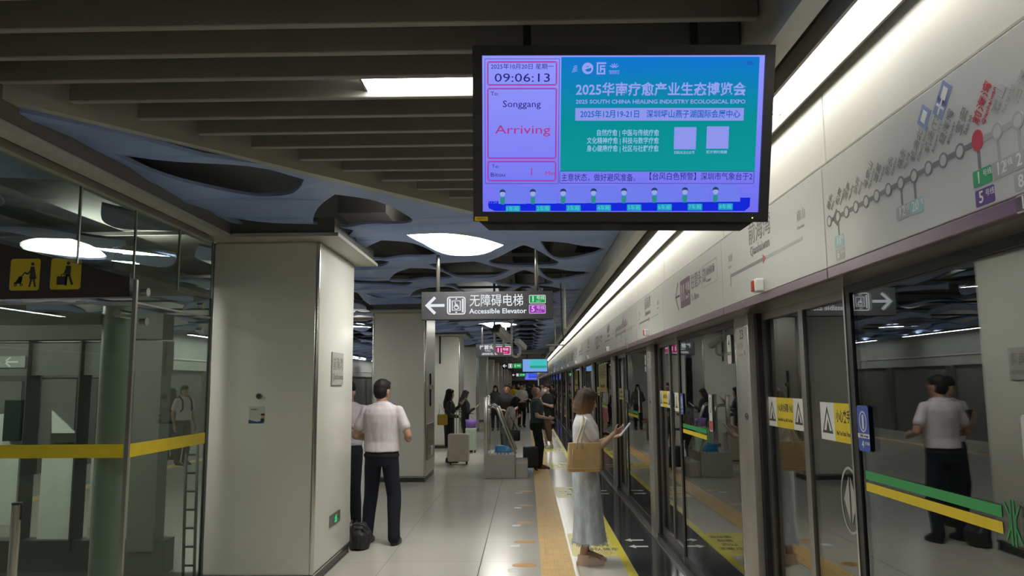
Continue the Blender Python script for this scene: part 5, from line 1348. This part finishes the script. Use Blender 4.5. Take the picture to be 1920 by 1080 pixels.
m_.build('frayed_hem', mat('frayed_cotton', (.58, .62, .66), .9), sk)
for fx_, fy_ in ((-.075, .02), (.075, -.02)):
    m_ = MB(); m_.box((-.02, -.03, 0), (.02, .02, .035)); m_.bm.transform(Matrix.Translation(T(fx_, fy_ - .065, 0)) @ Wt.to_4x4()); m_.build('shoe_heel', M_shoeb, t)
    m_ = MB(); m_.tube([T(fx_ + .042*math.cos(a), fy_ + .02 + .02*math.sin(a), .075 + .012*math.sin(a)) for a in [PI*k/8 for k in range(9)]], .006, 6); m_.build('shoe_strap', M_shoeb, t, True)
ph = (AP[0][2] + AP[1][2]) / 2
phone('pale phone held up by the woman in the denim skirt', ph + Vector((.125, -.02, .055)), (.62, 0, .78), (-.78, 0, .62), mat('phone_white', (.65, .65, .66), .3))
clean(t)
# tote bag on her shoulder
by = WY - .245
q0, q1 = ay(1064, 884, by), ay(1127, 830, by)
bx0, bx1, bz0, bz1 = q0.x, q1.x, q0.z, q1.z
t2 = thing('tote_bag', 'tan canvas tote bag with cream straps on the woman in denim skirt', 'bag', ((bx0+bx1)/2, by, bz0))
m_ = MB(); xc = (bx0+bx1)/2; hx = (bx1-bx0)/2
rings = []
for z, k, d in ((0, .97, .055), (.02, 1.0, .062), (.35, 1.0, .058), (.7, .97, .045), (1.0, .93, .026)):
    zz = bz0 + (bz1-bz0)*z; f = Fr((xc, by, zz), (1, 0, 0), (0, 1, 0))
    rings.append([m_.bm.verts.new(f.p(x, y_)) for x, y_ in rr(-hx*k, -d, hx*k, d, d*.6, 4)])
for A, B in zip(rings, rings[1:]):
    for k in range(len(A)): j = (k+1) % len(A); m_.bm.faces.new((A[k], A[j], B[j], B[k]))
m_.bm.faces.new(rings[0][::-1]); m_.bm.faces.new(rings[-1])
b_ = m_.build('body', M_canvas, t2, True, .9)
m_ = MB(); m_.tube([(bx0 + .004, by - .064, bz0 + .035), (xc, by - .066, bz0 + .028), (bx1 - .004, by - .064, bz0 + .035)], .004, 6); m_.tube([(xc - hx*.72, by - .062, bz0 + .03), (xc - hx*.70, by - .05, bz1 - .05)], .003, 6)
m_.build('piping', mat('piping_cream', (.62, .47, .27), .8), t2, True)
sh_ = AP[0][0]
for dy in (-.02, .03):
    pts = [(xc - hx*.45, by + dy - .03, bz1 - .05), (xc - hx*.42, by + dy - .02, bz1 + .02), (sh_.x - .035 + dy*.3, by + .02, sh_.z - .02), (sh_.x - .025, by + .10, sh_.z + .062), (sh_.x + .0, by + .04, sh_.z + .02), (xc - hx*.18, by + dy, bz1 + .02), (xc - hx*.12, by + dy - .02, bz1 - .05)]
    m_ = MB(); m_.tube(pts, .008, 8); m_.build('strap', M_strap, t2, True)

C_char, C_grey, C_teal, C_str = cloth('cloth_charcoal', (.035, .04, .035)), cloth('cloth_grey', (.12, .125, .115)), cloth('tee_teal', (.05, .075, .085)), cloth('striped_white', (.50, .49, .45), .25)
C_skw = cloth('cloth_cream', (.60, .56, .50)); C_yel = cloth('cloth_yellow', (.62, .46, .03)); C_pk = cloth('cloth_pink', (.6, .25, .28)); C_red = cloth('cloth_red', (.35, .03, .06))
MASK = mat('mask_white', (.7, .7, .7), .7)
def suitcase(label, c, w_, d, h, m_, hnd=0.0, ribs=True, rz=0):
    t = thing('suitcase', label, 'suitcase', (c[0], c[1], 0)); t.rotation_euler = (0, 0, rz)
    W0 = wmat(t); loc = lambda g, n, mm, par=t, sm=False: (g.bm.transform(W0), g.build(n, mm, par, sm, .6))[1]
    sh = loc(MB().bbox((-w_/2, -d/2, .06), (w_/2, d/2, h), .035, 4), 'shell', m_, sm=True)
    if ribs:
        g = MB()
        for k in range(9): x = -w_*.40 + w_*.8*k/8; g.bbox((x - .008, -d/2 - .004, .11), (x + .008, d/2 + .004, h - .05), .004, 1)
        loc(g, 'ribs', m_, sh)
    for sx_ in (-1, 1):
        for sy in (-1, 1):
            g = MB(); g.tube([(sx_*w_*.38 - .012, sy*d*.32, .028), (sx_*w_*.38 + .012, sy*d*.32, .028)], .028, 14); g.box((sx_*w_*.38 - .016, sy*d*.32 - .012, .03), (sx_*w_*.38 + .016, sy*d*.32 + .012, .065)); loc(g, 'wheel', M_black)
    if hnd:
        g = MB()
        for sx_ in (-1, 1): g.tube([(sx_*.05, 0, h - .02), (sx_*.05, 0, h + hnd)], .009, 8)
        g.tube([(-.06, 0, h + hnd), (.06, 0, h + hnd)], .014, 8); loc(g, 'pull_handle', M_steel, sm=True)
    return t
# -- woman in dark suit, cream suitcase, yellow handbag
y = 16.75
t, T, DV, Hd, s, AP = person('woman with long black hair in dark suit holding phone up, beside the cream suitcase', (xpos(843, y), y, 0), math.radians(-80), 1.56, SK1, C_char, ('dress', C_bk, .36, -.02), (HK, 'long'), ('belly', 'high'), female=True, sleeve='long', hemz=.9, head=(0, -.15))
clean(t); phone('white phone raised by the woman in the dark suit', AP[1][2] + Vector((.08, 0, .09)), (.5, 0, .85), (-.85, 0, .5), MATS['phone_white'])
hb = thing('handbag', 'mustard yellow handbag on the arm of the woman in the dark suit', 'bag', (xpos(829, y - .3), y - .25, .85))
q0, q1 = ay(820, 797, y - .28), ay(839, 777, y - .28)
MB().bbox((q0.x, y - .34, q0.z), (q1.x, y - .22, q1.z), .02, 3).build('body', cloth('mustard_leather', (.46, .30, .05)), hb, True)
MB().tube([(q0.x + .03, y - .28, q1.z - .01), (q0.x + .05, y - .26, q1.z + .22), (q1.x - .03, y - .28, q1.z - .01)], .008, 6).build('strap', MATS['mustard_leather'], hb, True)
q0, q1 = ay(842, 868, 16.55), ay(881, 812, 16.55)
suitcase('large cream ribbed suitcase beside the woman in the dark suit', ((q0.x+q1.x)/2, 16.38), q1.x - q0.x, .27, q1.z, mat('cream_shell', (.60, .56, .44), .35), .48)
# -- long-haired woman with mint suitcase and purple bag
y = 19.4
t, T, DV, Hd, s, AP = person('woman with long black hair in black, head bowed over phone, behind the mint suitcase', (xpos(872, y), y, 0), math.radians(-70), 1.50, SK1, C_bk, ('trousers', C_bk), (HK, 'long'), ('phone', 'belly'), female=True, sleeve='long', head=(0, -.35))
clean(t); phone('phone of the bowed woman behind the mint suitcase', AP[0][2] + Vector((.08, 0, .06)), (.7, 0, .7), (-.7, 0, .7), MATS['phone_white'])
q0, q1 = ay(873, 838, 19.1), ay(893, 802, 19.1)
suitcase('pale mint suitcase standing behind the cream one', ((q0.x+q1.x)/2, 19.1), q1.x - q0.x, .24, q1.z, mat('mint_shell', (.42, .52, .42), .35), .1)
hb = thing('handbag', 'purple bag standing on top of the mint suitcase', 'bag', ((q0.x+q1.x)/2, 19.05, q1.z)); cxx = (q0.x+q1.x)/2
m_ = MB(); m_.loft([((cxx, 19.08, q1.z), .12, .09), ((cxx, 19.08, q1.z + .13), .13, .10), ((cxx, 19.08, q1.z + .2), .14, .06)], 14); m_.build('body', cloth('purple_nylon', (.22, .13, .42)), hb, True)
MB().tube([(cxx - .06, 19.05, q1.z + .19), (cxx, 19.04, q1.z + .30), (cxx + .06, 19.05, q1.z + .19)], .008, 6).build('handle', MATS['purple_nylon'], hb, True)
# -- old man with trolley bag
y = 15.45
t, T, DV, Hd, s, AP = person('older man in dark teal tee looking up and holding a brown jacket', (xpos(1006, y), y, 0), math.radians(-85), 1.60, SK3, C_teal, ('trousers', C_bk), (HR, 'bald'), ('fwd', ((.23, .03, 1.10), (.17, .25, .98), (-.1, .9, -.3), (-1, 0, 0), (0, .2, 1))), girth=1.12, head=(0, .28), feet=((-.08, .02), (.09, .08)), shoe=mat('sandal_brown', (.10, .045, .03), .5))
clean(t)
p = (AP[0][2] + AP[1][2]) / 2
jk = thing('jacket', 'brown jacket hanging over the hands of the older man in dark teal tee', 'jacket', tuple(p))
m_ = MB(); m_.loft([(p + Vector((-.03, 0, .05)), .03, .06), (p + Vector((-.02, 0, .02)), .09, .15), (p + Vector((0, 0, -.18)), .07, .13), (p + Vector((.02, 0, -.30)), .06, .11), (p + Vector((.03, 0, -.42)), .035, .07)], 14); m_.build('cloth', cloth('jacket_brown', (.27, .18, .12)), jk, True)
q0, q1 = ay(978, 884, 15.0), ay(1010, 838, 15.0)
suitcase('black soft trolley bag behind the legs of the older man', ((q0.x+q1.x)/2 + .01, 15.13), (q1.x - q0.x)*.82, .22, q1.z, mat('black_nylon', (.018, .018, .02), .6), 0, False, math.radians(12))
# -- woman at the stair plinth
y = 15.75
t, T, DV, Hd, s, AP = person('woman in striped pale top bending her head behind the stainless plinth', (xpos(950, y), y, 0), math.radians(-75), 1.40, SK3, C_str, ('trousers', C_grey), (HK, 'bob'), ('down', 'phone'), female=True, head=(0, -.5), lean=.22, lean_head=.06); clean(t)
q0, q1 = ay(947, 827, y - .25), ay(975, 806, y - .25)
hb = thing('shoulder_bag', 'black shoulder bag of the woman behind the plinth', 'bag', (q0.x, y - .25, q0.z)); MB().bbox((q0.x, y - .33, q0.z), (q1.x, y - .2, q1.z), .03, 3).build('body', mat('black_leather', (.012, .014, .018), .4), hb, True)
MB().tube([(q0.x + .04, y - .26, q1.z - .02), (q0.x + .06, y - .22, q1.z + .35), (q1.x - .04, y - .26, q1.z - .02)], .01, 6).build('strap', MATS['black_leather'], hb, True)
# -- man in black tee behind her
y = 19.0
t, *_r = person('man in black tee facing us, standing behind the woman at the plinth', (xpos(951, y), y, 0), math.radians(170), 1.66, SK2, C_bk, ('trousers', C_bk), (HK, 'short'), ('belly', 'fwd'), girth=1.15); clean(t)
# -- masked woman in black dress
y = 20.2
t, T, DV, Hd, s, AP = person('person in black with white face mask and long shorts by the screen doors', (xpos(1027, y), y, 0), math.radians(125), 1.64, SK1, C_bk, ('shorts', C_bk), (HK, 'short'), ('fwd', 'phone'), mask=MASK, hemz=.80, girth=1.15, shoe=mat('shoe_pale', (.5, .47, .43), .5)); clean(t)
q0, q1 = ay(1009, 792, y - .2), ay(1021, 770, y - .2)
hb = thing('tote_bag', 'white cloth bag at the side of the masked person in black', 'bag', (q0.x, y - .2, q0.z)); m_ = MB(); m_.loft([((q0.x + .08, y - .22, q0.z), .08, .05), ((q0.x + .08, y - .22, q0.z + .2), .09, .06), ((q0.x + .07, y - .22, q1.z + .02), .07, .03)], 12); m_.build('body', C_skw, hb, True)
MB().tube([(q0.x + .04, y - .22, q1.z), (q0.x + .10, y - .16, q1.z + .30), (q0.x + .12, y - .22, q1.z)], .008, 6).build('strap', C_skw, hb, True)
# -- the crowd further back
y = 28.0
t, *_r = person('woman with white mask in grey outfit near the pillars far behind the plinth', (xpos(929, y), y, 0), math.radians(180), 1.60, SK1, C_grey, ('trousers', C_char), (HK, 'long'), ('belly', 'down'), female=True, mask=MASK, sleeve='long'); clean(t)
y = 30.0
t, *_r = person('person in pale shirt and black trousers walking mid platform left of the older man', (xpos(978, y), y, 0), math.radians(200), 1.66, SK1, C_skw, ('trousers', C_bk), (HK, 'short'), ('fwd', 'belly')); clean(t)
y = 38.0
t, *_r = person('distant person in bright yellow top near the pillars', (xpos(963, y), y, 0), math.radians(180), 1.62, SK2, C_yel, ('trousers', C_bk), (HK, 'short'), ('down', 'belly')); clean(t)
y = 25.0
t, *_r = person('person in pink and white top partly hidden by the older man', (xpos(1010, y), y, 0), math.radians(100), 1.58, SK3, C_skw, ('skirt', C_pk, .45, .03), (HK, 'bob'), ('phone', 'down'), female=True); clean(t)
for i, (px, y, h, c, bt, st, rz, lab) in enumerate((
    (972, 48, 1.66, C_bk, C_bk, 'short', 180, 'far person all in black, left one of the distant crowd'),
    (984, 54, 1.60, C_skw, C_grey, 'long', 175, 'far woman with long hair and cream top in the distant crowd'),
    (993, 44, 1.68, C_bk, C_nv, 'short', 20, 'far man in black with his back turned in the distant crowd'),
    (1001, 60, 1.62, C_red, C_bk, 'short', 180, 'far person in red top in the distant crowd'),
    (1017, 36, 1.66, C_wh, C_bk, 'short', 160, 'far person in white shirt behind the masked person in black'),
    (955, 62, 1.65, C_grey, C_bk, 'short', 190, 'far person in grey near the end of the pillar row'),
    (1036, 33, 1.64, C_char, C_bk, 'short', 100, 'far person in charcoal close to the screen doors'))):
    t, *_r = person(lab, (xpos(px, y), y, 0), math.radians(rz), h, SK1, c, ('trousers', bt), (HK, st), ('down', 'belly')); clean(t)
# -- people beyond the lift glass
y = 16.6
t, T, DV, Hd, s, AP = person('man in white tee with black backpack straps seen through the lift glass', (xpos(345, y), y, 0), math.radians(-120), 1.68, SK2, C_wh, ('trousers', C_bk), (HK, 'short'), ('down', 'down')); clean(t)
m_ = MB(); bpk = thing('backpack', 'black backpack worn by the man beyond the lift glass', 'backpack', tuple(T(0, -.2, 1.1)))
m_.ball(T(0, -.215, 1.2), (.14, .085, .2), wmat(t).to_3x3(), 16, 12); m_.build('pack', C_bk, bpk, True)
for sx_ in (-1, 1): MB().tube([T(.10*sx_, -.14, 1.36), T(.11*sx_, -.02, 1.47), T(.11*sx_, .10, 1.38), T(.12*sx_, .13, 1.2), T(.14*sx_, -.02, 1.06)], .018, 8).build('strap', C_bk, bpk, True)
y = 17.7
t, *_r = person('person in black beside the man with backpack, beyond the lift glass', (xpos(322, y), y, 0), math.radians(60), 1.62, SK2, C_bk, ('trousers', C_bk), (HK, 'long'), ('down', 'belly'), female=True); clean(t)
# -- black bag by the pillar
t = thing('duffel_bag', 'black crumpled travel bag on the floor against the nearest pillar corner', 'bag', (-1.72, 8.1, 0))
q0, q1 = ay(650, 1035, 8.05), ay(691, 984, 8.05)
m_ = MB(); xc = (q0.x + q1.x) / 2; hw_ = (q1.x - q0.x) / 2; zt = q1.z
m_.loft([((xc, 8.16, .005), hw_*.92, .13), ((xc, 8.16, .05), hw_*1.04, .155), ((xc + .005, 8.16, zt*.6), hw_*1.0, .15), ((xc - .01, 8.16, zt*.86), hw_*.78, .11), ((xc, 8.16, zt), hw_*.45, .06)], 20)
vox('body', m_, mat('bag_black_nylon', (.022, .022, .024), .55), t, .009, 3, folds(.016, 11, 9, 2))
MB().tube([(xc - .08, 8.10, zt*.8), (xc - .04, 8.04, zt*1.02), (xc + .05, 8.05, zt*1.0), (xc + .10, 8.08, zt*.78)], .012, 8).build('handle', MATS['bag_black_nylon'], t, True)
finish_vox()
for me in TXT.values():
    if me.users == 0: bpy.data.meshes.remove(me)
